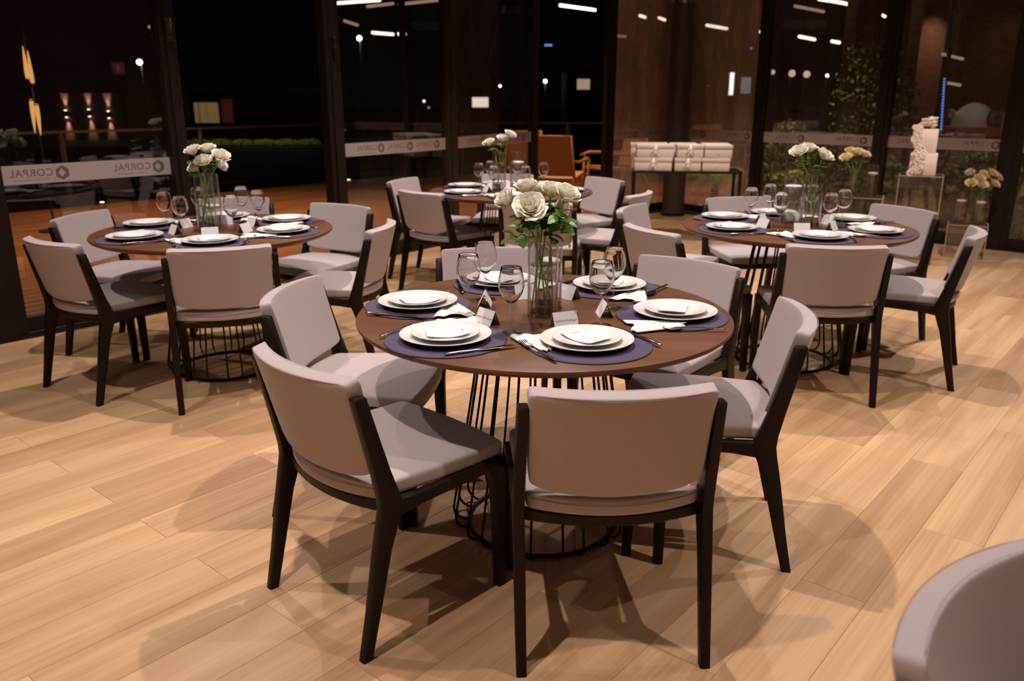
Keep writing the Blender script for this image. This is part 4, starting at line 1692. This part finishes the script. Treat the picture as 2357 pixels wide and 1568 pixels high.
# water beyond the deck
wm, nt, b = mat_new('dark_water')
b.inputs['Base Color'].default_value = (.004, .004, .005, 1)
b.inputs['Roughness'].default_value = .08
tc = nt.nodes.new('ShaderNodeTexCoord')
n_ = nt.nodes.new('ShaderNodeTexNoise')
n_.inputs['Scale'].default_value = 5
bp = nt.nodes.new('ShaderNodeBump')
bp.inputs['Strength'].default_value = .5
bp.inputs['Distance'].default_value = .08
nt.links.new(tc.outputs['Object'], n_.inputs['Vector'])
nt.links.new(n_.outputs['Fac'], bp.inputs['Height'])
nt.links.new(bp.outputs[0], b.inputs['Normal'])
tag(MB().add([(-30, 11, -.9), (-3, 15.6, -.9), (3, 15.6, -.9), (6, 21, -.9), (-30, 21, -.9)], [(0, 1, 2, 3, 4)]).build('pond_water', wm, smooth=False, recalc=False), 'dark pond beyond the deck railing', 'pond', kind='stuff')


def shrub(cx, cyy, z, w, d, h, label, mat_='foliage', n=260, size=.10, seed=1, name='shrub', cat='shrub', group='garden shrubs outside the glass'):
    """mound of many small leaves on a few stems"""
    rd = random.Random(seed)
    t = thing(name, label, cat, (cx, cyy, z), 0, group)
    m = MB()
    for k in range(n):
        a = rd.uniform(0, 2 * PI)
        q = math.sqrt(rd.random())
        zz = h * (.15 + .85 * rd.random() * math.sqrt(max(0.02, 1 - q * q * .8)))
        p = Vector((w / 2 * q * math.cos(a), d / 2 * q * math.sin(a), zz))
        u = Vector((rd.uniform(-1, 1), rd.uniform(-1, 1), rd.uniform(-.2, 1))).normalized() * size * rd.uniform(.6, 1.2)
        v = u.cross(Vector((rd.uniform(-1, 1), rd.uniform(-1, 1), rd.uniform(-1, 1)))).normalized() * size * .28
        m.add([p - u * .5, p + v, p + u * .5, p - v], [(0, 1, 2, 3)])
    m.build('foliage', M[mat_], t, recalc=False, smooth=False)
    s = MB()
    for k in range(5):
        a = k * 1.3
        s.tube([(0, 0, 0), (w * .12 * math.cos(a), d * .12 * math.sin(a), h * .4), (w * .25 * math.cos(a), d * .25 * math.sin(a), h * .7)], .012, 5)
    s.build('stems', M['chair_wood'], t)
    return t


def palm(cx, cyy, z, h, label, n=11, L=.7, seed=2, mat_='foliage'):
    rd = random.Random(seed)
    t = thing('palm_plant', label, 'plant', (cx, cyy, z), 0, 'young palms in the garden')
    fr = MB()
    for k in range(n):
        a = 2 * PI * k / n + rd.uniform(-.2, .2)
        el = rd.uniform(.5, 1.2)
        pts = []
        for j in range(8):
            q = j / 7
            r_ = L * q * math.cos(el * .6) * rd.uniform(.98, 1.02)
            pts.append(Vector((r_ * math.cos(a), r_ * math.sin(a), h * .35 + L * (math.sin(el) * q * 1.2 - .8 * q * q))))
        fr.tube(pts, .004, 4)
        for j in range(1, 8):
            tdir = (pts[j] - pts[j - 1]).normalized()
            sd = tdir.cross(Vector((0, 0, 1))).normalized()
            for s in (-1, 1):
                tip = pts[j] + sd * s * .16 * math.sin(PI * (j / 8)) + tdir * .07 - Vector((0, 0, .04))
                fr.add([pts[j] - tdir * .010, tip, pts[j] + tdir * .010], [(0, 1, 2)])
    fr.build('fronds', M[mat_], t, recalc=False, smooth=False)
    MB().tube([(0, 0, 0), (0, 0, h * .36)], .03, 8).build('trunk', M['chair_wood'], t)
    return t


palm(2.75, 11.35, -.03, .8, 'small palm seen between the legs of the side table', seed=4, L=.55)
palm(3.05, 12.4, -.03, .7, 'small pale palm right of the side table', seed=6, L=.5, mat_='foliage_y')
sh = [(4.35, 10.2, 1.2, .7, .80, 'foliage', 'dense low shrub outside behind the right table roses'),
      (5.35, 9.5, 1.1, .7, .90, 'foliage', 'dense shrub outside behind the cake plinth'),
      (6.5, 8.5, 1.1, .8, 1.0, 'foliage', 'dense shrub outside at the right end of the glass wall'),
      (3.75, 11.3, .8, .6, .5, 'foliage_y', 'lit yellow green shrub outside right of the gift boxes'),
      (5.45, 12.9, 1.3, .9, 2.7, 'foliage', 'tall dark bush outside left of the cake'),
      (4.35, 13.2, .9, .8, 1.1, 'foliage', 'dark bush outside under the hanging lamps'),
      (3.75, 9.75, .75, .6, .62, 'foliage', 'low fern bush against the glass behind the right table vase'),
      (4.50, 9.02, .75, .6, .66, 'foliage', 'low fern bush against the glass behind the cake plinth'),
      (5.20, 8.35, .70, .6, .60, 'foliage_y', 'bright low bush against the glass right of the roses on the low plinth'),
      (3.10, 10.55, .6, .5, .55, 'foliage', 'small dark bush right of the side table outside')]
for n, (x, y, w, d, h, mt, lab) in enumerate(sh):
    shrub(x, y, -.03, w, d, h, lab, mt, n=1500, size=.08, seed=n + 5)
# lit hedge across the water
hp, hq = dep(430, 318, 23), dep(735, 318, 23)
tag(MB().box(-34, 8, 22.2, 27, -1.1, .10).build('ground', M['black'], smooth=False), kind='structure')
for k in range(6):
    x = hp.x + (hq.x - hp.x) * (k + .5) / 6
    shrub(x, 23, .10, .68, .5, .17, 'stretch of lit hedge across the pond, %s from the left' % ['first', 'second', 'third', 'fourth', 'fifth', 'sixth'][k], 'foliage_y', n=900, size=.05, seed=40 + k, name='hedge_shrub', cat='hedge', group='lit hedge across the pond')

# armchairs on the deck


def armchair(loc, rz, label):
    t = thing('wooden_armchair', label, 'armchair', loc, rz, 'wooden armchairs on the deck')
    W_ = .60
    # woven back panel (rear side is towards the room)
    MB().lattice([-1, -.9, 0, .9, 1], [0, .05, .5, .95, 1], [-1, 1], lambda s, v, w: (s * .23, -.30 - .16 * v - .02 * (1 - s * s), .42 + .52 * v + 0)if w < 0 else (s * .23, -.27 - .16 * v - .02 * (1 - s * s), .42 + .52 * v)).build('backrest', M['rattan'], t, auto=40)
    MB().lattice([-1, -.9, 0, .9, 1], [0, .1, .5, .9, 1], [-1, 1], lambda s, v, w: (s * .25, -.28 + .58 * v, .37 + .02 * w + .05 * v)).build('seat', M['rattan'], t, auto=40)
    for s in (-1, 1):
        MB().tube([(s * .27, -.40, .62), (s * .30, -.25, .60), (s * .31, -.02, .61), (s * .31, .20, .62), (s * .30, .38, .58)], [.014, .018, .022, .022, .016], 8).build('armrest', M['armchair_wood'], t)
        MB().tube([(s * .28, -.52, 0), (s * .27, -.40, .25), (s * .26, -.32, .42), (s * .25, -.46, .94)], [.016, .02, .022, .014], 8).build('leg', M['armchair_wood'], t)
        MB().tube([(s * .29, .38, 0), (s * .29, .33, .25), (s * .31, .30, .60)], [.015, .02, .017], 8).build('leg', M['armchair_wood'], t)
    MB().tube([(-.27, .31, .40), (.27, .31, .40)], .016, 8).build('front_rail', M['armchair_wood'], t)
    MB().tube([(-.25, -.44, .93), (.25, -.44, .93)], .016, 8).build('top_rail', M['armchair_wood'], t)
    return t


a0 = armchair((.66, 11.25, -.02), R(-18), 'orange wooden armchair with woven back framed by the open door')
dup(a0, (1.50, 12.5, -.02), R(120), 'wooden armchair farther out on the deck, facing left')
dup(a0, (.10, 12.75, -.02), R(10), 'wooden armchair behind the glass left of the open door')
dup(a0, (3.3, 14.6, -.02), R(160), 'wooden armchair far outside behind the gift boxes')
dup(a0, (4.6, 15.0, -.02), R(130), 'wooden armchair far outside left of the hanging lamps')

# neighbouring buildings
M['dusk_wall'] = mat('shaded_render_wall', (.10, .075, .07), .9)
M['roof'] = mat('grey_roof', (.06, .06, .075), .8)
WARM = (1.0, .62, .36)


def building(name, label, x0, x1, y, z0, z1, mt='dusk_wall'):
    t = thing(name, label, 'building', ((x0 + x1) / 2, y, z0))
    w = (x1 - x0) / 2
    MB().box(-w, w, 0, 3.2, 0, z1 - z0).build('wall', M[mt], t, smooth=False)
    MB().box(-w - .3, w + .3, -.5, 3.4, z1 - z0, z1 - z0 + .25).build('roof', M['roof'], t, smooth=False)
    return t


bl = dep(30, 225, 26)
br = dep(345, 225, 26)
B1 = building('long_building', 'long low brick building with three wall lamps across the pond', bl.x, br.x, 26, -1.1, dep(0, 215, 26).z, 'brick')
M['glow_warm'] = glow('warm_lamp_glow', (1, .80, .62), 9)
M['glow_white'] = glow('cool_lamp_glow', (.85, .92, 1), 14)
M['glow_tube'] = glow('amber_tube_glow', (1.0, .50, .14), 1.35)
M['glow_strip'] = glow('linear_lamp_and_reflection_glow', (1.0, .78, .55), 5.0)
M['glow_strip_dim'] = glow('dim_linear_lamp_and_reflection_glow', (1.0, .66, .46), .55)
M['glow_blue'] = glow('blue_led_glow', (.16, .30, 1.0), 1.6)
M['glow_win'] = glow('lit_window_glow', (1.0, .74, .50), .42)
M['glow_winw'] = glow('bright_shop_glow', (1.0, .86, .70), 1.6)
M['glow_win_cool'] = glow('cool_window_glow', (.75, .85, 1.0), .55)


def sconce(px, py, Y, n):
    p = dep(px, py, Y)
    t = thing('wall_lamp', '%s of the three up and down wall lamps on the long building' % n, 'lamp', p, 0, 'wall lamps of the long building')
    MB().lathe([(.045, -.09), (.045, .09)], 12, capb=True, capt=True).build('lamp_body', M['black'], t)
    MB().lathe([(0, .095), (.035, .095), (.035, .11), (0, .11)], 12).build('lens', M['glow_warm'], t)
    MB().lathe([(0, -.11), (.035, -.11), (.035, -.095), (0, -.095)], 12).build('lens', M['glow_warm'], t)
    for s in (1, -1):
        add_light('wall_lamp_beam', 'SPOT', (p.x, p.y, p.z + s * .14), 75, col=(1, .66, .5), radius=.03, spot=R(38), rot=(R(9) if s < 0 else PI - R(9), 0, 0))


for (px, py), n in zip(((152, 262), (205, 260), (250, 264)), ('leftmost', 'middle', 'rightmost')):
    sconce(px, py, 25.94, n)
    shrub(dep(px, 300, 25).x, 25.2, -1.1, .6, .5, 1.15 - .0, 'small lit plant under the %s wall lamp' % n, 'foliage_y', n=90, size=.12, seed=px, group='plants under the wall lamps')


def lamp_ball(px, py, Y, rpx, m, label, name='street_lamp', pole=True, cat='lamp', group='distant lamps'):
    p = dep(px, py, Y)
    r = rpx * Y / FPX
    t = thing(name, label, cat, p, 0, group)
    MB().lathe([(r * math.sin(PI * k / 10), -r * math.cos(PI * k / 10)) for k in range(11)], 14).build('bulb', M[m], t)
    if pole:
        MB().tube([(0, r * 1.3, -p.z - 1.1), (0, r * 1.3, r)], r * .35, 6).build('pole', M['frame_light'], t)
        MB().tube([(0, r * 1.3, r * .9), (0, 0, r * 1.1)], r * .3, 6).build('bracket', M['frame_light'], t)
    return t


M['street_glow'] = glow('street_lamp_bulb', (.8, .9, 1.0), 30)
lamp_ball(321, 143, 40, 5.5, 'street_glow', 'bright bluish street lamp above the long building')
lamp_ball(827, 88, 45, 5, 'street_glow', 'bright street lamp high behind the middle windows')
lamp_ball(768, 71, 42, 2.2, 'glow_warm', 'small warm lamp beside the dark door frame')
lamp_ball(1233, 195, 50, 3.0, 'glow_white', 'bluish distant lamp in the open door, lower one')
lamp_ball(1255, 187, 52, 3.4, 'street_glow', 'white distant lamp in the open door, upper one')
lamp_ball(1151, 198, 48, 2.8, 'glow_warm', 'pinkish distant street lamp left of the open door')
lamp_ball(1062, 207, 48, 2.5, 'glow_white', 'faint distant lamp at the left of the lit shop')
lamp_ball(976, 233, 44, 2.2, 'glow_warm', 'tiny warm lamp seen through the middle window')
lamp_ball(987, 248, 44, 2.6, 'glow_blue', 'tiny blue lamp seen through the middle window')
lamp_ball(1632, 197, 46, 2.8, 'glow_warm', 'pale distant street lamp right of the column')
lamp_ball(1904, 174, 40, 3.0, 'glow_white', 'bluish distant lamp right of the three globe lamps')
M['globe'] = glow('warm_globe_glow', (1, .72, .5), 1.1)
for px, py, n in ((1779, 166, 'left'), (1823, 169, 'middle'), (1857, 171, 'right')):
    lamp_ball(px, py, 20, 7.5 if n != 'left' else 5, 'globe', '%s warm globe lamp behind the right windows' % n, 'globe_lamp', True, group='warm globe lamps')
for px, py, n in ((1256, 104, 'left'), (1262, 104, 'middle'), (1268, 104, 'right'), (1580, 94, 'lower left'), (1587, 94, 'lower right'), (1729, 111, 'far left'), (1750, 110, 'far right')):
    lamp_ball(px, py, 60, 2.4, 'glow_blue', '%s one of the small blue lights high in the night' % n, 'blue_light', True, cat='light', group='small blue lights')

# lit shops and windows far away


def lit_block(px0, px1, py0, py1, Y, m, label, extra=1.5):
    a, b = dep(px0, py1, Y), dep(px1, py0, Y)
    t = thing('distant_building', label, 'building', ((a.x + b.x) / 2, Y, -1.1), 0, 'distant buildings')
    w = (b.x - a.x) / 2
    z0, z1 = a.z + 1.1, b.z + 1.1
    ex = w * extra
    MB().box(-w - ex, w + ex, .1, 5, 0, z1 + .25 * (z1 - z0) + .3).build('wall', M['dusk_wall'], t, smooth=False)
    f = MB().box(-w - .06, w + .06, .0, .1, z0 - .06, z1 + .06).build('window', M['frame_light'], t, smooth=False)
    MB().box(-w, w, -.02, 0, z0, z1).build('pane', M[m], f, smooth=False)
    return t


lit_block(1087, 1124, 224, 247, 40, 'glow_winw', 'bright shop front left of the open door')
lit_block(1328, 1358, 182, 206, 45, 'glow_win', 'dim lit window in the open door')
lit_block(1704, 1729, 178, 215, 38, 'glow_win_cool', 'cool lit window behind the right windows')
M['glow_amber'] = glow('amber_window_glow', (1.0, .62, .24), .16)
pav0, pav1 = dep(372, 284, 30), dep(735, 228, 30)
pav = thing('pavilion', 'dark pavilion with narrow warm windows seen through the open left door', 'building', (pav0.x, 30, -1.1))
MB().box(0, pav1.x - pav0.x, .12, 4, 0, pav1.z + 1.3).build('wall', M['black'], pav, smooth=False)
MB().box(-.3, pav1.x - pav0.x + .3, -.2, 4.3, pav1.z + 1.3, pav1.z + 1.45).build('roof', M['roof'], pav, smooth=False)
for x0_, x1_ in ((378, 389), (421, 427), (449, 454), (461, 472), (478, 500)):
    a_, b_ = dep(x0_, 283, 30), dep(x1_, 236, 30)
    f = MB().box(a_.x - pav0.x - .03, b_.x - pav0.x + .03, .06, .12, a_.z + 1.05, b_.z + 1.15).build('window', M['frame'], pav, smooth=False)
    MB().box(a_.x - pav0.x, b_.x - pav0.x, .04, .06, a_.z + 1.1, b_.z + 1.1).build('pane', M['glow_amber'], f, smooth=False)
a_, b_ = dep(512, 283, 30), dep(532, 228, 30)
MB().box(a_.x - pav0.x, b_.x - pav0.x, .02, .12, a_.z + 1.1, b_.z + 1.1).build('red_panel', mat('red_brown_panel', (.30, .06, .03), .7, emit=(.5, .10, .05), estr=.05), pav, smooth=False)
s0 = dep(1683, 193, 34)
o = MB().box(-.07, .07, 0, .1, -.42, .42).build('light_strip', glow('white_strip_glow', (1, .97, .85), 5), smooth=False)
tw = thing('light_tower', 'dark tower with a vertical white light strip glowing in the night', 'tower', (s0.x, 34, -1.1))
o.parent = tw
o.location = (0, -.11, s0.z + 1.1)
MB().box(-.12, .12, 0, .3, 0, s0.z + 1.8).build('mast', M['frame'], tw, smooth=False)

# emergency signs seen in the left glass
sg = thing('wall_sign', 'pink square sign with pale arrow above the long building', 'sign', dep(272, 157, 25.4))
MB().box(-.17, .17, 0, .02, -.17, .17).build('sign_board', mat('pink_sign', (.45, .10, .12), .6, emit=(.5, .08, .1), estr=.10), sg, smooth=False)
MB().add([(-.05, -.004, .1), (.05, -.004, .1), (.05, -.004, 0), (.09, -.004, 0), (0, -.004, -.11), (-.09, -.004, 0), (-.05, -.004, 0)], [(6, 5, 4, 3, 2, 1, 0)]).build('arrow', mat('pale_arrow', (.6, .4, .4), .6, emit=(.6, .4, .4), estr=.10), sg, smooth=False, recalc=False)
MB().tube([(0, .01, -.17), (0, .01, -dep(272, 157, 25.4).z - 1.1)], .03, 6).build('pole', M['frame'], sg)

# brass spindle lamp reflections, added as glowing shapes outside the left windows
for (a_, b_), lab in ((((52, 106), (64, 180)), 'upper left glowing brass spindle of the lamp reflected in the left window'), (((63, 116), (75, 190)), 'upper right glowing brass spindle of the lamp reflected in the left window'),
                      (((72, 233), (81, 306)), 'lower left glowing brass spindle of the lamp reflected in the left window'), (((84, 243), (94, 311)), 'lower right glowing brass spindle of the lamp reflected in the left window')):
    Y = 9.0
    p, q = dep(*a_, Y), dep(*b_, Y)
    up_ = a_[1] < 200
    rs = [.004, .013, .022, .020] if up_ else [.020, .022, .013, .004]
    t = thing('spindle_lamp_reflection', lab, 'lamp', p, 0, 'brass spindle lamp reflections')
    d = q - p
    MB().tube([d * u for u in (0, .3, .75, 1)], rs, 12).build('shade', M['glow_tube'], t)
    MB().tube([(d * 1.0 if up_ else d * 0.0), (d * 1.06 if up_ else d * -.06)], .024, 12).build('cap', M['brass'], t)
pt = dep(68, 212, 9.0)
t = thing('lamp_stand', 'dark slender stand holding the brass spindle lamps', 'lamp stand', (pt.x, 9.03, 0))
MB().tube([(0, .03, -.02), (0, .03, 2.2)], .010, 8).build('pole', M['black'], t)
MB().lathe([(0, -.02), (.14, -.02), (.14, 0), (0, 0)], 24).build('base', M['black'], t, auto=40)

# mostly glass reflections of interior strips, added outside as glowing lamps
lin = [((765, 8), (875, 0), 'glow_strip', 'long linear lamp reflection at the top of the left middle window'),
       ((845, 15), (905, 8), 'glow_strip_dim', 'faint linear lamp reflection under the long one in the left middle window'),
       ((917, 10), (1010, 0), 'glow_strip_dim', 'faint long linear lamp reflection beside the mullion of the middle window'),
       ((793, 48), (823, 58), 'glow_strip_dim', 'short slanted linear lamp reflection in the middle window'),
       ((857, 75), (905, 79), 'glow_strip', 'bright short linear lamp reflection in the middle window'),
       ((917, 78), (933, 79), 'glow_strip', 'very short linear lamp reflection right of the bright one in the middle window'),
       ((1289, 12), (1370, 23), 'glow_strip', 'bright orange linear lamp seen through the open middle door'),
       ((1415, 82), (1440, 84), 'glow_strip_dim', 'short linear lamp reflection just right of the door post'),
       ((1473, 36), (1485, 40), 'glow_strip', 'small lamp reflection left of the round column, left one'),
       ((1517, 41), (1530, 46), 'glow_strip', 'small lamp reflection left of the round column, right one'),
       ((1627, 58), (1673, 66), 'glow_strip', 'bright linear lamp reflection right of the round column'),
       ((1750, 73), (1763, 76), 'glow_strip', 'small linear lamp reflection left of the right dark post'),
       ((1840, 84), (1875, 91), 'glow_strip', 'bright linear lamp reflection right of the right dark post'),
       ((1915, 95), (1932, 98), 'glow_strip', 'small linear lamp reflection farthest right in its row'),
       ((1830, 14), (1896, 27), 'glow_strip_dim', 'faint linear lamp reflection under the curved light reflection'),
       ((343, 62), (363, 60), 'glow_strip_dim', 'short linear lamp reflection by the left dark post'),
       ((2168, 124), (2217, 136), 'glow_strip_dim', 'upper of the two short lamps beside the blue column'),
       ((2177, 190), (2211, 196), 'glow_strip_dim', 'lower of the two short lamps beside the blue column')]
for a_, b_, m_, lab in lin:
    if a_[0] > 2100:
        p, q = dep(*a_, 15.0), dep(*b_, 15.0)
    else:
        p, q = fl(a_[0], a_[1], 3.0), fl(b_[0], b_[1], 3.0)
    t = thing('linear_lamp_or_reflection', lab, 'lamp', p, 0, 'linear lamps and lamp reflections outside')
    r = max(.02, 3.2 * p.y / FPX)
    MB().tube([(0, 0, 0), tuple((q - p) * .5), tuple(q - p)], r, 8).build('tube', M[m_], t)
    MB().tube([(0, 0, r * 1.5), tuple(q - p + Vector((0, 0, r * 1.5)))], r * .7, 6).build('housing', M['black'], t)
    for s in (.1, .9):
        w = (q - p) * s
        MB().tube([(w.x, w.y, r), (w.x, w.y, 5.5 - p.z)], .006, 4).build('wire', M['black'], t)
arc = [(1885, -2), (1912, 2), (1940, 7), (1968, 14), (1995, 22), (2018, 30), (2037, 38)]
pp = [fl(a, b, 3.0) for a, b in arc]
t = thing('curved_lamp_reflection', 'reflection of a long curved ceiling light at the top right of the glass', 'lamp', pp[0])  # reflection of an interior strip, added as a glowing tube outside
MB().tube([p - pp[0] for p in pp], .028, 8).build('tube', M['glow_strip'], t)
MB().tube([p - pp[0] + Vector((0, 0, .05)) for p in pp], .02, 6).build('housing', M['black'], t)  # dark tube added along the strip reflection, no real housing there

# brick building, pizza oven and blue column behind the right windows
bw = dep(2135, 180, 15.5)
t = thing('brick_pier', 'lit brick pier behind the cake', 'pier', (bw.x, 15.5, -.03))
MB().box(-.22, .22, 0, .5, 0, 3.2).build('brickwork', M['brick'], t, smooth=False)
MB().box(-.24, .24, -.02, .52, 3.2, 3.3).build('cap', M['roof'], t, smooth=False)
bw2 = dep(1985, 180, 14.6)
t = thing('brick_pier', 'dim brick pier left of the lit brick pier', 'pier', (bw2.x, 14.6, -.03))
MB().box(-.2, .2, 0, .5, 0, 3.2).build('brickwork', M['brick'], t, smooth=False)
MB().box(-.22, .22, -.02, .52, 3.2, 3.3).build('cap', M['roof'], t, smooth=False)
bw3 = dep(2270, 200, 17.5)
t = thing('brick_wall', 'brick wall behind the domed oven', 'wall', (bw3.x + .6, 17.5, -.03))
MB().box(-1.3, 2.2, 0, .3, 0, 3.0).build('brickwork', M['brick'], t, smooth=False)
MB().box(-1.3, 2.2, -.05, .35, 3.0, 3.1).build('cap', M['roof'], t, smooth=False)
add_light('brick_pier_lamp', 'SPOT', (bw.x - .05, 15.0, 3.2), 110, col=(1, .6, .4), spot=R(70), rot=(R(14), 0, 0))
add_light('brick_wall_lamp', 'SPOT', (bw3.x + .5, 16.4, 3.4), 16, col=(1, .55, .3), spot=R(110), rot=(R(20), 0, 0))
sb = dep(2170, 240, 14.0)
t = thing('blue_light_column', 'column of blue fairy lights behind the cake', 'light', (sb.x, 14.0, -.03))
MB().box(-.03, .03, .012, .05, 0, 2.2).build('post', M['frame'], t, smooth=False)
for k in range(18):
    p = dep(2173 - k * .45, 182 + k * 6.8, 14.0)
    put('bulb', MB().lathe([(.018 * math.sin(PI * j / 6), -.018 * math.cos(PI * j / 6)) for j in range(7)], 8).mesh('bulb', M['glow_blue']), t, (p.x - sb.x, -.012, p.z + .03))
ov = dep(2238, 292, 14.6)
t = thing('domed_oven', 'grey domed pizza oven outside behind the cake', 'oven', (ov.x, 14.6, -.03))
ovz = ov.z + .03
MB().box(-.5, .5, -.35, .5, 0, ovz - .14).build('stand', mat('oven_stand', (.25, .18, .14), .8), t, smooth=False)
MB().box(-.45, .45, -.38, .5, ovz - .138, ovz).build('red_base', mat('oven_base_red', (.30, .06, .03), .7), t, smooth=False)
dm = MB()
dm.lathe([(.34 * math.cos(PI / 2 * k / 9), .40 * math.sin(PI / 2 * k / 9)) for k in range(10)], 28)
o = dm.build('dome', mat('oven_dome_grey', (.34, .34, .32), .7), t)
o.location = (0, 0, ovz + .001)
MB().tube([(.14, -.30, .16), (.17, -.36, .16)], .13, 20).build('mouth_ring', M['black'], o)
add_light('oven_lamp', 'SPOT', (ov.x - .6, 13.2, 2.6), 60, col=(1, .85, .7), spot=R(60), rot=(R(32), 0, R(-18)))

# unseen spots added to brighten the garden and deck
for x, y, z, p in ((4.5, 9.6, 2.6, 120), (5.6, 8.6, 2.6, 100), (3.0, 11.2, 2.4, 330)):
    add_light('garden_fill', 'SPOT', (x, y, z), p, col=(1, .72, .42), radius=.05, spot=R(100), rot=(R(12), 0, R(-30)))
for x, y, p in ((-3.1, 9.2, 640), (-.6, 10.6, 380), (1.2, 12.4, 300), (3.9, 12.6, 420), (-4.8, 7.6, 480), (-5.2, 11.0, 260)):
    add_light('deck_fill', 'SPOT', (x, y, 3.1), p, col=(1, .68, .42), radius=.06, spot=R(120))
add_light('hedge_lamp', 'AREA', ((hp.x + hq.x) / 2, 21.9, .9), 22, col=(1, .78, .5), size=(4, .3), rot=(R(50), 0, 0))

# recessed deck lights
for n, (px, py) in enumerate(((235, 467), (803, 415), (1006, 395), (1311, 366))):
    p = fl(px, py, -.018)
    t = thing('deck_light', '%s small glowing light set in the deck floor' % ['leftmost', 'second', 'third', 'rightmost'][n], 'light', p, 0, 'small lights set in the deck')
    MB().lathe([(0, 0), (.030, 0), (.026, .012), (0, .014)], 16).build('lens', M['glow_white'] if n == 3 else M['glow_warm'], t)
    MB().lathe([(.030, 0), (.040, 0), (.038, .006), (.030, .008)], 16).build('ring', M['steel'], t)

# ------------------------------------------------------------------ ceiling downlight fixtures above the room
proto = thing('downlight', 'small black ceiling downlight', 'lamp')
MB().lathe([(.050, 0), (.055, .002), (.055, .22), (0, .22)], 20).build('can', M['black'], proto, auto=40)
MB().lathe([(0, .012), (.048, .012), (.050, 0)], 20).build('reflector', M['steel'], proto)
MB().lathe([(.012, .22), (.012, .27)], 8).build('stem', M['black'], proto)
for n, (x, y, p) in enumerate(DOWNLIGHTS):
    dup(proto, (x, y, 3.03), 0, 'black ceiling downlight above the room, out of the photo', 'ceiling downlights')
remove_tree(proto)
